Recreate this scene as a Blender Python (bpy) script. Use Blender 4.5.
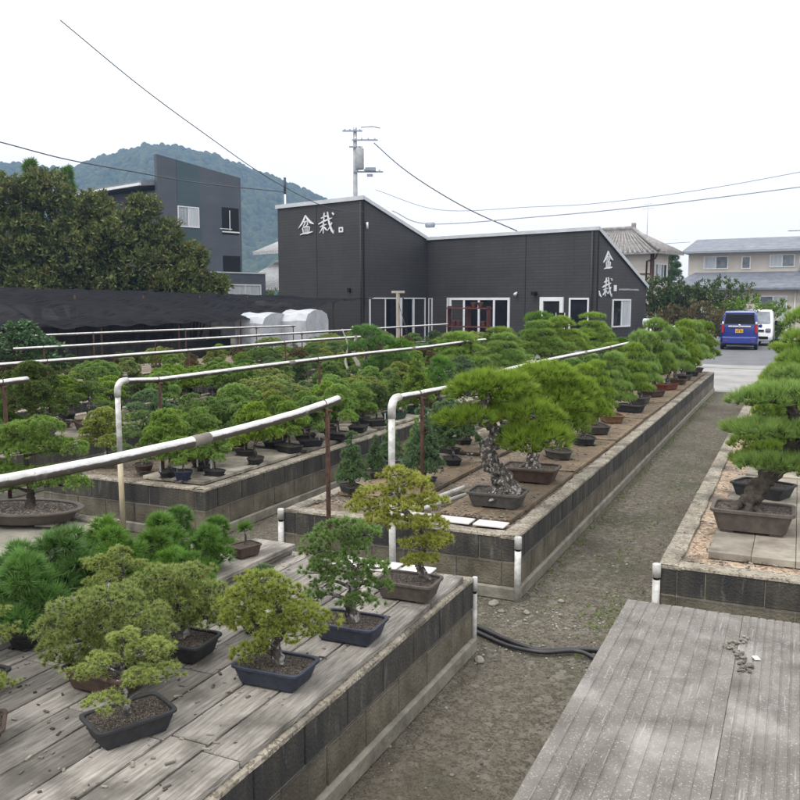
import bpy, math, random
import numpy as np
from mathutils import Vector, Matrix, noise
R = math.radians
for o in list(bpy.data.objects): bpy.data.objects.remove(o)
SC = bpy.context.scene
COL = SC.collection
random.seed(7)

# ------------------------------------------------------------ camera, sky, sun, exposure
YAW = R(24.797)
cam = bpy.data.objects.new('camera', bpy.data.cameras.new('camera')); COL.objects.link(cam)
cam.location = (0, 0, 2.3); cam.rotation_euler = (R(90 - 6.6325), 0, YAW)
cam.data.lens = 38.7; cam.data.sensor_width = 36; cam.data.clip_end = 5000; cam.data.clip_start = 0.05
SC.camera = cam
W = bpy.data.worlds.new('World'); SC.world = W; W.use_nodes = True
nt = W.node_tree; nt.nodes.clear()
sky = nt.nodes.new('ShaderNodeTexSky'); sky.sky_type = 'NISHITA'; sky.sun_disc = False
SUN_EL, SUN_AZ = R(58), R(200)
sky.sun_elevation = SUN_EL; sky.sun_rotation = SUN_AZ; sky.dust_density = 3; sky.air_density = 1.2
tc = nt.nodes.new('ShaderNodeTexCoord')
nz = nt.nodes.new('ShaderNodeTexNoise'); nz.inputs['Scale'].default_value = 2.2; nz.inputs['Detail'].default_value = 5
mp = nt.nodes.new('ShaderNodeMapping'); mp.inputs['Scale'].default_value = (1, 1, 3)
rp = nt.nodes.new('ShaderNodeValToRGB')
rp.color_ramp.elements[0].position = 0.3; rp.color_ramp.elements[0].color = (13.6, 13.3, 13.2, 1)
rp.color_ramp.elements[1].position = 0.62; rp.color_ramp.elements[1].color = (15.0, 14.6, 14.2, 1)
mx = nt.nodes.new('ShaderNodeMix'); mx.data_type = 'RGBA'; mx.inputs['Factor'].default_value = 0.93
bg = nt.nodes.new('ShaderNodeBackground'); bg.inputs['Strength'].default_value = 0.1
wo = nt.nodes.new('ShaderNodeOutputWorld')
L = nt.links.new
L(tc.outputs['Generated'], mp.inputs['Vector']); L(mp.outputs['Vector'], nz.inputs['Vector']); L(nz.outputs['Fac'], rp.inputs['Fac'])
L(sky.outputs['Color'], mx.inputs[6]); L(rp.outputs['Color'], mx.inputs[7]); 
sz = nt.nodes.new('ShaderNodeSeparateXYZ'); L(tc.outputs['Generated'], sz.inputs[0])
mr = nt.nodes.new('ShaderNodeMapRange'); L(sz.outputs[2], mr.inputs[0])      # overcast sky: the zenith is brighter than the horizon
for i_, v_ in enumerate((0.0, 1.0, 0.084, 0.180)): mr.inputs[i_+1].default_value = v_
L(mr.outputs[0], bg.inputs['Strength']); L(mx.outputs[2], bg.inputs['Color']); L(bg.outputs[0], wo.inputs['Surface'])
sl = bpy.data.lights.new('sun', 'SUN'); sl.energy = 1.5; sl.angle = R(14); sl.color = (1, 0.96, 0.9)
so = bpy.data.objects.new('sun', sl); COL.objects.link(so)
so.rotation_euler = (R(90) - SUN_EL, 0, R(180) - SUN_AZ); so.location = (0, 0, 30)
SC.view_settings.view_transform = 'Standard'; SC.view_settings.look = 'None'
SC.view_settings.exposure = 0.08; SC.view_settings.gamma = 1; SC.view_settings.use_curve_mapping = False
SC.render.engine = 'CYCLES'

# ------------------------------------------------------------ materials
def mat(name, c1, c2=None, scale=8, detail=6, rough=0.8, bump=0.0, bscale=None, stretch=(1,1,1), metal=0, ramp=(0.35,0.65),
        tone=0.0, extra=None, objrand=0.0, spec=0.5, voro=None, coat=0, translucent=0):
    m = bpy.data.materials.new(name); m.use_nodes = True
    t = m.node_tree; n = t.nodes; l = t.links.new
    p = n['Principled BSDF']; p.inputs['Roughness'].default_value = rough; p.inputs['Metallic'].default_value = metal
    p.inputs['Specular IOR Level'].default_value = spec
    if coat: p.inputs['Coat Weight'].default_value = coat
    tc = n.new('ShaderNodeTexCoord'); mp = n.new('ShaderNodeMapping'); mp.inputs['Scale'].default_value = stretch
    l(tc.outputs['Object'], mp.inputs['Vector'])
    ns = n.new('ShaderNodeTexNoise'); ns.inputs['Scale'].default_value = scale; ns.inputs['Detail'].default_value = detail
    ns.inputs['Roughness'].default_value = 0.62
    l(mp.outputs[0], ns.inputs['Vector'])
    r = n.new('ShaderNodeValToRGB'); e = r.color_ramp.elements
    e[0].position, e[1].position = ramp; e[0].color = (*c1, 1); e[1].color = (*(c2 or c1), 1)
    l(ns.outputs['Fac'], r.inputs['Fac']); col = r.outputs['Color']
    def mix(a, b, f, mode='MIX'):
        x = n.new('ShaderNodeMix'); x.data_type = 'RGBA'; x.blend_type = mode
        for s, v in ((6, a), (7, b), (0, f)):
            if hasattr(v, 'links'): l(v, x.inputs[s])
            elif s == 0: x.inputs[0].default_value = v
            else: x.inputs[s].default_value = (*v, 1)
        return x.outputs[2]
    def rng(sock, a, b, c, d):
        x = n.new('ShaderNodeMapRange'); l(sock, x.inputs[0])
        for i, v in enumerate((a, b, c, d)): x.inputs[i+1].default_value = v
        return x.outputs[0]
    if voro:   # (scale, dark/bright colour, threshold) granular pattern
        v = n.new('ShaderNodeTexVoronoi'); v.inputs['Scale'].default_value = voro[0]; l(mp.outputs[0], v.inputs['Vector'])
        sp = n.new('ShaderNodeSeparateColor'); l(v.outputs['Color'], sp.inputs[0])
        col = mix(col, voro[1], rng(sp.outputs[0], voro[2], voro[2] + 0.08, 0, voro[3] if len(voro) > 3 else 0.9))
        vd = v.outputs['Distance']
    if tone:
        a = n.new('ShaderNodeAttribute'); a.attribute_name = 'tone'
        x = n.new('ShaderNodeHueSaturation'); l(col, x.inputs['Color'])
        l(rng(a.outputs['Fac'], 0, 1, 1 - tone, 1 + tone), x.inputs['Value']); col = x.outputs[0]
    if objrand:
        oi = n.new('ShaderNodeObjectInfo'); x = n.new('ShaderNodeHueSaturation'); l(col, x.inputs['Color'])
        l(rng(oi.outputs['Random'], 0, 1, 1 - objrand, 1 + objrand), x.inputs['Value'])
        l(rng(oi.outputs['Random'], 0, 1, 0.5 - objrand*0.06, 0.5 + objrand*0.06), x.inputs['Hue']); col = x.outputs[0]
    if extra: col = extra(t, tc, col, mix, rng)
    l(col, p.inputs['Base Color'])
    if bump:
        b = n.new('ShaderNodeBump'); b.inputs['Strength'].default_value = bump; b.inputs['Distance'].default_value = 0.02
        n2 = n.new('ShaderNodeTexNoise'); n2.inputs['Scale'].default_value = bscale or scale*4; n2.inputs['Detail'].default_value = 6
        l(mp.outputs[0], n2.inputs['Vector']); l(n2.outputs['Fac'], b.inputs['Height'])
        if voro:
            b2 = n.new('ShaderNodeBump'); b2.inputs['Strength'].default_value = bump; b2.inputs['Distance'].default_value = 0.01; b2.invert = True
            l(vd, b2.inputs['Height']); l(b.outputs[0], b2.inputs['Normal']); l(b2.outputs[0], p.inputs['Normal'])
        else: l(b.outputs[0], p.inputs['Normal'])
    if translucent:
        tr = n.new('ShaderNodeBsdfTranslucent'); l(col, tr.inputs['Color'])
        ms = n.new('ShaderNodeMixShader'); ms.inputs[0].default_value = translucent
        l(p.outputs[0], ms.inputs[1]); l(tr.outputs[0], ms.inputs[2]); l(ms.outputs[0], n['Material Output'].inputs['Surface'])
    return m

def leafmat(name, dark, light, tipc, objrand=0.16, trans=0.28, tipamt=0.62):
    def ex(t, tc, col, mix, rng):
        n = t.nodes; l = t.links.new
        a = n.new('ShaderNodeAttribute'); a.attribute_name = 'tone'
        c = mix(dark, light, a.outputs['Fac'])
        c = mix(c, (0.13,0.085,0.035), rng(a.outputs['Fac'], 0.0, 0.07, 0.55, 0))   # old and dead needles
        b = n.new('ShaderNodeAttribute'); b.attribute_name = 'tip'
        c = mix(c, tipc, rng(b.outputs['Fac'], 0, 1, 0, tipamt))
        oi = n.new('ShaderNodeObjectInfo'); x = n.new('ShaderNodeHueSaturation'); l(c, x.inputs['Color'])
        l(rng(oi.outputs['Random'], 0, 1, 1 - objrand, 1 + objrand), x.inputs['Value'])
        m2 = n.new('ShaderNodeMath'); m2.operation = 'MULTIPLY'; m2.inputs[1].default_value = 7.13; l(oi.outputs['Random'], m2.inputs[0])
        m3 = n.new('ShaderNodeMath'); m3.operation = 'FRACT'; l(m2.outputs[0], m3.inputs[0])
        l(rng(m3.outputs[0], 0, 1, 0.484, 0.504), x.inputs['Hue'])
        l(rng(m3.outputs[0], 0, 1, 1.05, 0.85), x.inputs['Saturation'])
        return x.outputs[0]
    return mat(name, dark, light, rough=0.55, spec=0.3, extra=ex, translucent=trans)

def blockex(t, tc, col, mix, rng):
    n = t.nodes; l = t.links.new
    sx = n.new('ShaderNodeSeparateXYZ'); l(tc.outputs['Object'], sx.inputs[0])
    # the top course is blackened by algae, with vertical streaks running down; the lower one is brown
    mp = n.new('ShaderNodeMapping'); mp.inputs['Scale'].default_value = (1, 1, 0.16); l(tc.outputs['Object'], mp.inputs[0])
    st = n.new('ShaderNodeTexNoise'); st.inputs['Scale'].default_value = 11; st.inputs['Detail'].default_value = 7; l(mp.outputs[0], st.inputs['Vector'])
    big = n.new('ShaderNodeTexNoise'); big.inputs['Scale'].default_value = 1.3; big.inputs['Detail'].default_value = 4; l(tc.outputs['Object'], big.inputs['Vector'])
    ad = n.new('ShaderNodeMath'); ad.operation = 'ADD'; l(rng(sx.outputs[2], 0.26, 0.32, 0.0, 0.76), ad.inputs[0]); l(rng(st.outputs['Fac'], 0.25, 0.75, -0.12, 0.45), ad.inputs[1])
    ad2 = n.new('ShaderNodeMath'); ad2.operation = 'ADD'; l(ad.outputs[0], ad2.inputs[0]); l(rng(big.outputs['Fac'], 0.35, 0.65, -0.28, 0.10), ad2.inputs[1]); ad2.use_clamp = True
    c = mix(col, (0.026, 0.026, 0.026), ad2.outputs[0])
    sp = n.new('ShaderNodeTexNoise'); sp.inputs['Scale'].default_value = 26; sp.inputs['Detail'].default_value = 8; l(mp.outputs[0], sp.inputs['Vector'])
    c = mix(c, (0.17, 0.18, 0.17), rng(sp.outputs['Fac'], 0.60, 0.76, 0, 0.6))
    return c
M = {}
M['block'] = mat('block', (0.085,0.073,0.050), (0.18,0.16,0.12), scale=5, rough=0.9, bump=0.5, bscale=60, tone=0.08, extra=blockex)
M['mortar'] = mat('mortar', (0.15,0.14,0.115), (0.27,0.255,0.21), scale=6, rough=0.95, bump=0.4)
def mossex(t, tc, col, mix, rng):
    n = t.nodes; l = t.links.new
    a = n.new('ShaderNodeTexNoise'); a.inputs['Scale'].default_value = 3.1; a.inputs['Detail'].default_value = 8; l(tc.outputs['Object'], a.inputs['Vector'])
    c = mix(col, (0.06,0.055,0.045), rng(a.outputs['Fac'], 0.5, 0.66, 0, 0.75))
    return c
M['coping'] = mat('coping', (0.20,0.175,0.135), (0.36,0.33,0.27), scale=9, rough=0.95, bump=0.6, voro=(70,(0.10,0.085,0.06),0.72,0.7), extra=mossex)
M['fill'] = mat('fill', (0.13,0.10,0.07), (0.25,0.205,0.15), scale=4, rough=0.95, bump=0.9, voro=(55,(0.07,0.05,0.035),0.6,0.85))
M['chips'] = mat('chips', (0.33,0.24,0.16), (0.46,0.38,0.29), scale=5, rough=0.95, bump=1.0, voro=(48,(0.16,0.09,0.055),0.66,0.8), extra=mossex)
def groundex(t, tc, col, mix, rng):
    n = t.nodes; l = t.links.new
    a = n.new('ShaderNodeTexNoise'); a.inputs['Scale'].default_value = 1.1; a.inputs['Detail'].default_value = 7; l(tc.outputs['Object'], a.inputs['Vector'])
    c = mix(col, (0.055,0.062,0.030), rng(a.outputs['Fac'], 0.50, 0.68, 0, 0.65))
    b = n.new('ShaderNodeTexVoronoi'); b.inputs['Scale'].default_value = 24; l(tc.outputs['Object'], b.inputs['Vector'])
    s = n.new('ShaderNodeSeparateColor'); l(b.outputs['Color'], s.inputs[0])
    c = mix(c, (0.19,0.175,0.15), rng(s.outputs[1], 0.86, 0.95, 0, 0.8))
    d = n.new('ShaderNodeTexNoise'); d.inputs['Scale'].default_value = 0.7; d.inputs['Detail'].default_value = 5; l(tc.outputs['Object'], d.inputs['Vector'])
    c = mix(c, (0.070,0.055,0.040), rng(d.outputs['Fac'], 0.5, 0.68, 0, 0.65))
    return c
M['ground'] = mat('ground', (0.095,0.084,0.063), (0.18,0.163,0.128), scale=14, rough=1, bump=0.9, voro=(75,(0.055,0.045,0.03),0.62,0.7), extra=groundex)
M['concrete'] = mat('concrete_paving', (0.19,0.19,0.185), (0.29,0.29,0.28), scale=0.9, rough=0.9, bump=0.2, detail=9)
M['asphalt'] = mat('asphalt', (0.085,0.09,0.10), (0.13,0.135,0.145), scale=1.5, rough=0.9, bump=0.3, voro=(40,(0.17,0.17,0.18),0.8,0.5))
M['paint'] = mat('white_paint', (0.6,0.6,0.6), (0.75,0.75,0.74), scale=3, rough=0.8)
M['wood'] = mat('weathered_wood', (0.16,0.145,0.125), (0.34,0.32,0.29), scale=7, rough=0.9, bump=0.6, stretch=(9,0.7,4), tone=0.35, extra=mossex)
M['board'] = mat('brown_board', (0.10,0.070,0.04), (0.21,0.155,0.095), scale=3.5, rough=0.85, bump=0.4, detail=9, tone=0.3, extra=mossex)
M['boardpale'] = mat('pale_board', (0.22,0.19,0.15), (0.40,0.37,0.31), scale=4, rough=0.9, bump=0.4, detail=9, tone=0.3, extra=mossex)
M['pvc'] = mat('weathered_white_pvc', (0.36,0.36,0.34), (0.62,0.62,0.60), scale=12, rough=0.45, ramp=(0.42,0.62), stretch=(1,0.25,1))
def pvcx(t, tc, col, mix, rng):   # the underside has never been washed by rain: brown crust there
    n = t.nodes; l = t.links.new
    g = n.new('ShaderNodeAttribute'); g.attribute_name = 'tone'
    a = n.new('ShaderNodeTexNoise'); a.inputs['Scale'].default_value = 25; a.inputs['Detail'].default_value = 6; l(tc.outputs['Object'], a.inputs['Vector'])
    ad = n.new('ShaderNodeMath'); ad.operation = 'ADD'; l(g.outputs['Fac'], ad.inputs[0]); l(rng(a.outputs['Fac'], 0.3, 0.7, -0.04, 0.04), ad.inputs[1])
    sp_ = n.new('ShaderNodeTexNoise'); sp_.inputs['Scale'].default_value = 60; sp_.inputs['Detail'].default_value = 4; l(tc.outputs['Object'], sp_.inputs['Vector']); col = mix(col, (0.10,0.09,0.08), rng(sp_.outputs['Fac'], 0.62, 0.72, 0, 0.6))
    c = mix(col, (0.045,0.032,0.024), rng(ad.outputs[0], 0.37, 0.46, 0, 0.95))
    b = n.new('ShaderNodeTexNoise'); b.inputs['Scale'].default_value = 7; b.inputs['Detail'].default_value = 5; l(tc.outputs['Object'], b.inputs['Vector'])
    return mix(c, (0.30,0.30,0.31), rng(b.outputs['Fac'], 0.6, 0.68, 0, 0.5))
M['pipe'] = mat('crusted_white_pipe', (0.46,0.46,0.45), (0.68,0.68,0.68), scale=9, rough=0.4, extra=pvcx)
M['yellowpvc'] = mat('yellowed_pvc', (0.36,0.30,0.19), (0.55,0.50,0.38), scale=9, rough=0.6, stretch=(1,1,0.3))
M['rust'] = mat('rusty_steel', (0.028,0.014,0.010), (0.085,0.038,0.022), scale=30, rough=0.9, bump=0.4)
M['hose'] = mat('black_hose', (0.015,0.015,0.017), (0.03,0.03,0.033), scale=20, rough=0.45)
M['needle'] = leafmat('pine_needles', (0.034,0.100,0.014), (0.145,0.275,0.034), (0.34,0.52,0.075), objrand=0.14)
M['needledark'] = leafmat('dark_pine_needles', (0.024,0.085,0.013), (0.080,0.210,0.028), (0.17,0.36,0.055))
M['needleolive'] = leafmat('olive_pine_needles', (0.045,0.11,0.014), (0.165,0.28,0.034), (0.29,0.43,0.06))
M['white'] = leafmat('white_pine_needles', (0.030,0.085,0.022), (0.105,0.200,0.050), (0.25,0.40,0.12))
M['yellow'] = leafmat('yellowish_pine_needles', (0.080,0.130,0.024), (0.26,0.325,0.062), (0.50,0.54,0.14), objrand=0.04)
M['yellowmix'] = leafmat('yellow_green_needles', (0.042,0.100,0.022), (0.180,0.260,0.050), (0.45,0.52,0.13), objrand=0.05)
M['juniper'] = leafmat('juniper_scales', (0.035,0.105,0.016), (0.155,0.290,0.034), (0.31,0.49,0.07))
M['bluegreen'] = leafmat('bluish_needles', (0.028,0.075,0.030), (0.090,0.180,0.070), (0.19,0.33,0.13))
M['leaf'] = leafmat('broad_leaves', (0.030,0.065,0.018), (0.095,0.160,0.040), (0.13,0.19,0.05), tipamt=0.3)
M['leafbrown'] = leafmat('browning_leaves', (0.055,0.060,0.022), (0.17,0.12,0.045), (0.16,0.19,0.05), tipamt=0.4)
M['treeleaf'] = leafmat('loquat_leaves', (0.036,0.075,0.020), (0.165,0.210,0.050), (0.31,0.25,0.08), objrand=0.05, tipamt=0.5)
M['bark'] = mat('pine_bark', (0.022,0.018,0.016), (0.14,0.125,0.11), scale=16, rough=0.95, bump=1.0, bscale=45, voro=(62,(0.40,0.39,0.37),0.76,0.8), stretch=(1,1,0.6))
M['barkdark'] = mat('dark_bark', (0.020,0.016,0.013), (0.085,0.07,0.055), scale=14, rough=0.95, bump=0.8)
M['deadwood'] = mat('bleached_deadwood', (0.30,0.28,0.25), (0.60,0.58,0.54), scale=9, rough=0.8, bump=0.6, stretch=(3,3,0.5))
M['soil'] = mat('pot_soil', (0.035,0.026,0.020), (0.11,0.085,0.065), scale=20, rough=1, bump=1.0, voro=(95,(0.34,0.30,0.25),0.72,0.85))
POTC = {'black': (0.022,0.023,0.026), 'brown': (0.060,0.038,0.028), 'grey': (0.058,0.054,0.050), 'navy': (0.012,0.017,0.045),
        'green': (0.015,0.055,0.040), 'red': (0.14,0.035,0.022), 'tan': (0.17,0.095,0.05), 'taupe': (0.075,0.062,0.052), 'blueblack': (0.022,0.028,0.045)}
for k, c in POTC.items():
    M['pot_' + k] = mat('pot_' + k, tuple(x*0.75 for x in c), tuple(x*1.35 for x in c), scale=9, rough=0.5 if k in ('navy','green','blueblack') else 0.7, bump=0.12, detail=8)
def sidex(sc, bw, rh, mort, dk):
    def f(t, tc, col, mix, rng):
        n = t.nodes; l = t.links.new
        s = n.new('ShaderNodeSeparateXYZ'); l(tc.outputs['Object'], s.inputs[0])
        a = n.new('ShaderNodeMath'); l(s.outputs[0], a.inputs[0]); l(s.outputs[1], a.inputs[1])
        c = n.new('ShaderNodeCombineXYZ'); l(a.outputs[0], c.inputs[0]); l(s.outputs[2], c.inputs[1])
        b = n.new('ShaderNodeTexBrick'); l(c.outputs[0], b.inputs['Vector']); b.inputs['Scale'].default_value = sc
        b.inputs['Brick Width'].default_value = bw; b.inputs['Row Height'].default_value = rh; b.inputs['Mortar Size'].default_value = mort
        b.inputs['Color1'].default_value = (1,1,1,1); b.inputs['Color2'].default_value = (0.86,0.86,0.86,1); b.inputs['Mortar'].default_value = (dk,dk,dk,1)
        return mix(col, b.outputs['Color'], 1.0, 'MULTIPLY')
    return f
M['siding'] = mat('charcoal_siding', (0.028,0.027,0.027), (0.040,0.039,0.038), scale=0.6, rough=0.65, extra=sidex(1, 0.9, 0.15, 0.012, 0.45), bump=0.1, bscale=30)
M['bluesiding'] = mat('blue_grey_siding', (0.056,0.066,0.084), (0.070,0.080,0.098), scale=0.5, rough=0.6, extra=sidex(1, 3.0, 0.45, 0.012, 0.8))
M['greensiding'] = mat('green_grey_siding', (0.034,0.066,0.080), (0.044,0.080,0.092), scale=0.5, rough=0.6, extra=sidex(1, 3.0, 0.45, 0.012, 0.8))
M['aptwall'] = mat('cream_wall', (0.50,0.46,0.41), (0.58,0.54,0.49), scale=0.7, rough=0.85, extra=sidex(1, 3.0, 0.3, 0.01, 0.9))
M['plaster'] = mat('white_plaster', (0.50,0.49,0.47), (0.64,0.63,0.61), scale=1.2, rough=0.9)
M['metal'] = mat('grey_fascia', (0.42,0.45,0.47), (0.52,0.55,0.57), scale=2, rough=0.5, metal=0.1)
M['roofgrey'] = mat('grey_roofing', (0.13,0.15,0.18), (0.19,0.21,0.245), scale=2, rough=0.7, extra=sidex(1, 0.6, 0.25, 0.02, 0.75))
M['paletile'] = mat('pale_tiles', (0.36,0.37,0.38), (0.48,0.49,0.50), scale=5, rough=0.6)
M['rooftile'] = mat('grey_tiles', (0.15,0.145,0.14), (0.30,0.285,0.275), scale=5, rough=0.6, bump=0.2)
M['frame'] = mat('white_aluminium', (0.60,0.62,0.64), (0.68,0.70,0.71), scale=3, rough=0.4)
M['glass'] = mat('dark_glass', (0.006,0.007,0.009), (0.014,0.015,0.018), scale=1, rough=0.08, spec=0.15)
M['curtain'] = mat('curtained_glass', (0.34,0.38,0.42), (0.52,0.55,0.57), scale=2, rough=0.2, stretch=(6,6,0.4))
M['greyglass'] = mat('grey_glass', (0.10,0.12,0.14), (0.22,0.25,0.28), scale=1.5, rough=0.12)
M['sign'] = mat('white_lettering', (0.62,0.64,0.66), (0.74,0.76,0.78), scale=3, rough=0.4)
M['net'] = mat('black_shade_net', (0.004,0.004,0.005), (0.018,0.018,0.021), scale=3, rough=0.95, stretch=(4,0.5,1), bump=0.4, spec=0.05)
M['tarp'] = mat('white_tarp', (0.27,0.29,0.32), (0.42,0.44,0.47), scale=2.5, rough=0.5, bump=0.5, bscale=6)
M['darkwall'] = mat('dark_block_wall', (0.055,0.053,0.05), (0.11,0.105,0.10), scale=2, rough=0.9, extra=sidex(1, 0.4, 0.2, 0.01, 0.6))
M['black'] = mat('black_plastic', (0.006,0.006,0.007), (0.012,0.012,0.013), rough=0.5, spec=0.15)
M['rubber'] = mat('tyre_rubber', (0.012,0.012,0.012), (0.022,0.022,0.022), rough=0.8)
M['carblue'] = mat('blue_car_paint', (0.008,0.026,0.20), (0.009,0.030,0.23), rough=0.25, coat=0.8)
M['carwhite'] = mat('white_car_paint', (0.62,0.63,0.65), (0.68,0.69,0.70), rough=0.3, coat=0.5)
M['redlamp'] = mat('red_lamp', (0.30,0.010,0.014), (0.38,0.015,0.02), rough=0.2)
M['yellowplate'] = mat('yellow_plate', (0.70,0.38,0.03), (0.75,0.42,0.04), rough=0.5)
M['chrome'] = mat('chrome', (0.7,0.7,0.72), (0.8,0.8,0.8), rough=0.15, metal=0.9)
M['polecon'] = mat('pole_concrete', (0.24,0.26,0.27), (0.33,0.35,0.36), scale=3, rough=0.8)
M['wire'] = mat('wire', (0.03,0.03,0.035), (0.05,0.05,0.055), rough=0.6)
M['wiregrey'] = mat('grey_wire', (0.20,0.23,0.27), (0.25,0.28,0.32), rough=0.6)
M['redpaint'] = mat('red_paint', (0.055,0.018,0.014), (0.12,0.035,0.022), scale=5, rough=0.7)
M['postwood'] = mat('grey_post_wood', (0.25,0.22,0.18), (0.40,0.37,0.32), scale=4, rough=0.85, stretch=(6,6,0.6))
def _slabx(t, tc, col, mix, rng):
    n = t.nodes; l = t.links.new
    a = n.new('ShaderNodeTexNoise'); a.inputs['Scale'].default_value = 2.6; a.inputs['Detail'].default_value = 9; l(tc.outputs['Object'], a.inputs['Vector'])
    c = mix(col, (0.46,0.44,0.42), rng(a.outputs['Fac'], 0.54, 0.70, 0, 0.45))
    mp2 = n.new('ShaderNodeMapping'); mp2.inputs['Scale'].default_value = (22, 1.2, 1); l(tc.outputs['Object'], mp2.inputs[0]); a2 = n.new('ShaderNodeTexNoise'); a2.inputs['Scale'].default_value = 3; a2.inputs['Detail'].default_value = 8; l(mp2.outputs[0], a2.inputs['Vector'])
    c = mix(c, (0.48,0.46,0.44), rng(a2.outputs['Fac'], 0.62, 0.70, 0, 0.35))
    return mix(c, (0.06,0.05,0.04), rng(a.outputs['Fac'], 0.44, 0.30, 0, 0.6))
M['slab'] = mat('scratched_brown_slab', (0.120,0.112,0.100), (0.21,0.198,0.180), scale=4, rough=0.9, bump=0.5, voro=(190,(0.38,0.36,0.34),0.90,0.7),
                extra=_slabx)
M['stone'] = mat('pebble_stone', (0.10,0.09,0.075), (0.26,0.24,0.21), scale=3, rough=0.95, tone=0.5)
def mtnx(t, tc, col, mix, rng):
    n = t.nodes; l = t.links.new
    a = n.new('ShaderNodeAttribute'); a.attribute_name = 'tone'
    return mix(col, (0.060,0.078,0.026), rng(a.outputs['Fac'], 0.5, 1, 0, 0.8))
M['mountain'] = mat('forest_hill', (0.012,0.026,0.012), (0.032,0.052,0.020), scale=0.05, rough=1, extra=mtnx)
M['farveg'] = mat('far_field', (0.05,0.07,0.03), (0.09,0.10,0.05), scale=0.05, rough=1)

# ------------------------------------------------------------ mesh helpers
class MB:
    def __init__(s): s.v = []; s.f = []; s.m = []; s.t = []; s.sm = []
    def add(s, vs, fs, mi=0, tone=0.5, smooth=False):
        b = len(s.v); s.v += [tuple(p) for p in vs]
        tn = tone if isinstance(tone, (list, tuple)) else [tone]*len(vs); s.t += list(tn)
        for f in fs: s.f.append(tuple(i + b for i in f)); s.m.append(mi); s.sm.append(smooth)
    def box(s, c, d, mi=0, rot=0, tone=0.5, bev=0, mtx=None):
        hx, hy, hz = d[0]/2, d[1]/2, d[2]/2
        if bev:
            b = min(bev, hx*0.9, hy*0.9, hz*0.9); vs = []
            for sz in (-1, 1):
                for (sx, sy) in ((-1,-1),(1,-1),(1,1),(-1,1)):
                    vs += [(sx*(hx-b), sy*(hy-b), sz*hz), (sx*hx, sy*(hy-b), sz*(hz-b)), (sx*(hx-b), sy*hy, sz*(hz-b))]
            I = lambda z, k, j: z*12 + k*3 + j
            fs = [tuple(I(0,k,0) for k in (3,2,1,0)), tuple(I(1,k,0) for k in (0,1,2,3))]
            fs += [(I(0,0,2),I(0,1,2),I(1,1,2),I(1,0,2)), (I(0,1,1),I(0,2,1),I(1,2,1),I(1,1,1)),
                   (I(0,2,2),I(0,3,2),I(1,3,2),I(1,2,2)), (I(0,3,1),I(0,0,1),I(1,0,1),I(1,3,1))]
            for k in range(4):
                a, c2 = (1, 2) if k % 2 else (2, 1)
                fs.append((I(0,k,1),I(0,k,2),I(1,k,2),I(1,k,1)) if k % 2 == 0 else (I(0,k,2),I(0,k,1),I(1,k,1),I(1,k,2)))
                for z in (0, 1): fs.append((I(z,k,0), I(z,k,1), I(z,k,2)))
            for z in (0, 1):
                fs += [(I(z,0,0),I(z,1,0),I(z,1,2),I(z,0,2)), (I(z,1,0),I(z,2,0),I(z,2,1),I(z,1,1)),
                       (I(z,2,0),I(z,3,0),I(z,3,2),I(z,2,2)), (I(z,3,0),I(z,0,0),I(z,0,1),I(z,3,1))]
        else:
            vs = [(x*hx, y*hy, z*hz) for z in (-1,1) for (x,y) in ((-1,-1),(1,-1),(1,1),(-1,1))]
            fs = [(3,2,1,0),(4,5,6,7),(0,1,5,4),(1,2,6,5),(2,3,7,6),(3,0,4,7)]
        cr, sr = math.cos(rot), math.sin(rot)
        out = [(c[0]+x*cr-y*sr, c[1]+x*sr+y*cr, c[2]+z) for x,y,z in vs]
        if mtx: out = [tuple(mtx @ Vector(p)) for p in out]
        s.add(out, fs, mi, tone)
    def tube(s, pts, rad, n=8, mi=0, cap=True, jit=0, tone=0.5, seed=0, under=False, rough=0):
        pts = [Vector(p) for p in pts]
        if not isinstance(rad, (list, tuple)): rad = [rad]*len(pts)
        b = []; tn = []; ref = None
        for i, p in enumerate(pts):
            d = (pts[min(i+1, len(pts)-1)] - pts[max(i-1, 0)]).normalized()
            if ref is None: ref = Vector((0,0,1)) if abs(d.z) < 0.8 else Vector((1,0,0))
            a = (ref - d*ref.dot(d)).normalized(); c = d.cross(a); ref = a
            for k in range(n):
                th = 2*math.pi*k/n; r = rad[i]
                w = a*math.cos(th) + c*math.sin(th)
                if jit: r *= 1 + jit*noise.noise((p + w*rad[i]*1.5)*(1.1/max(rad[i], 0.01)) + Vector((seed, 0, 0)))
                if rough: r *= 1 + rough*abs(noise.noise((p + w*rad[i])*Vector((38,38,16)))) + rough*0.6*noise.noise((p + w*rad[i])*Vector((90,90,50)))
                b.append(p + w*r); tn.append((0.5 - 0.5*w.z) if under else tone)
        fs = []
        for i in range(len(pts)-1):
            for k in range(n):
                k2 = (k+1) % n; fs.append((i*n+k, i*n+k2, (i+1)*n+k2, (i+1)*n+k))
        if cap: fs += [tuple(reversed(range(n))), tuple(range((len(pts)-1)*n, len(pts)*n))]
        s.add(b, fs, mi, tn, True)
    def mesh(s, name, mats):
        me = bpy.data.meshes.new(name); me.from_pydata(s.v, [], s.f)
        for m in (mats if isinstance(mats, (list, tuple)) else [mats]): me.materials.append(M[m] if isinstance(m, str) else m)
        me.polygons.foreach_set('material_index', s.m); me.polygons.foreach_set('use_smooth', s.sm)
        a = me.attributes.new('tone', 'FLOAT', 'POINT'); a.data.foreach_set('value', s.t)
        me.update(); return me
    def build(s, name, mats, parent=None, **k):
        return link(name, s.mesh(name, mats), parent, **k)

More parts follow.
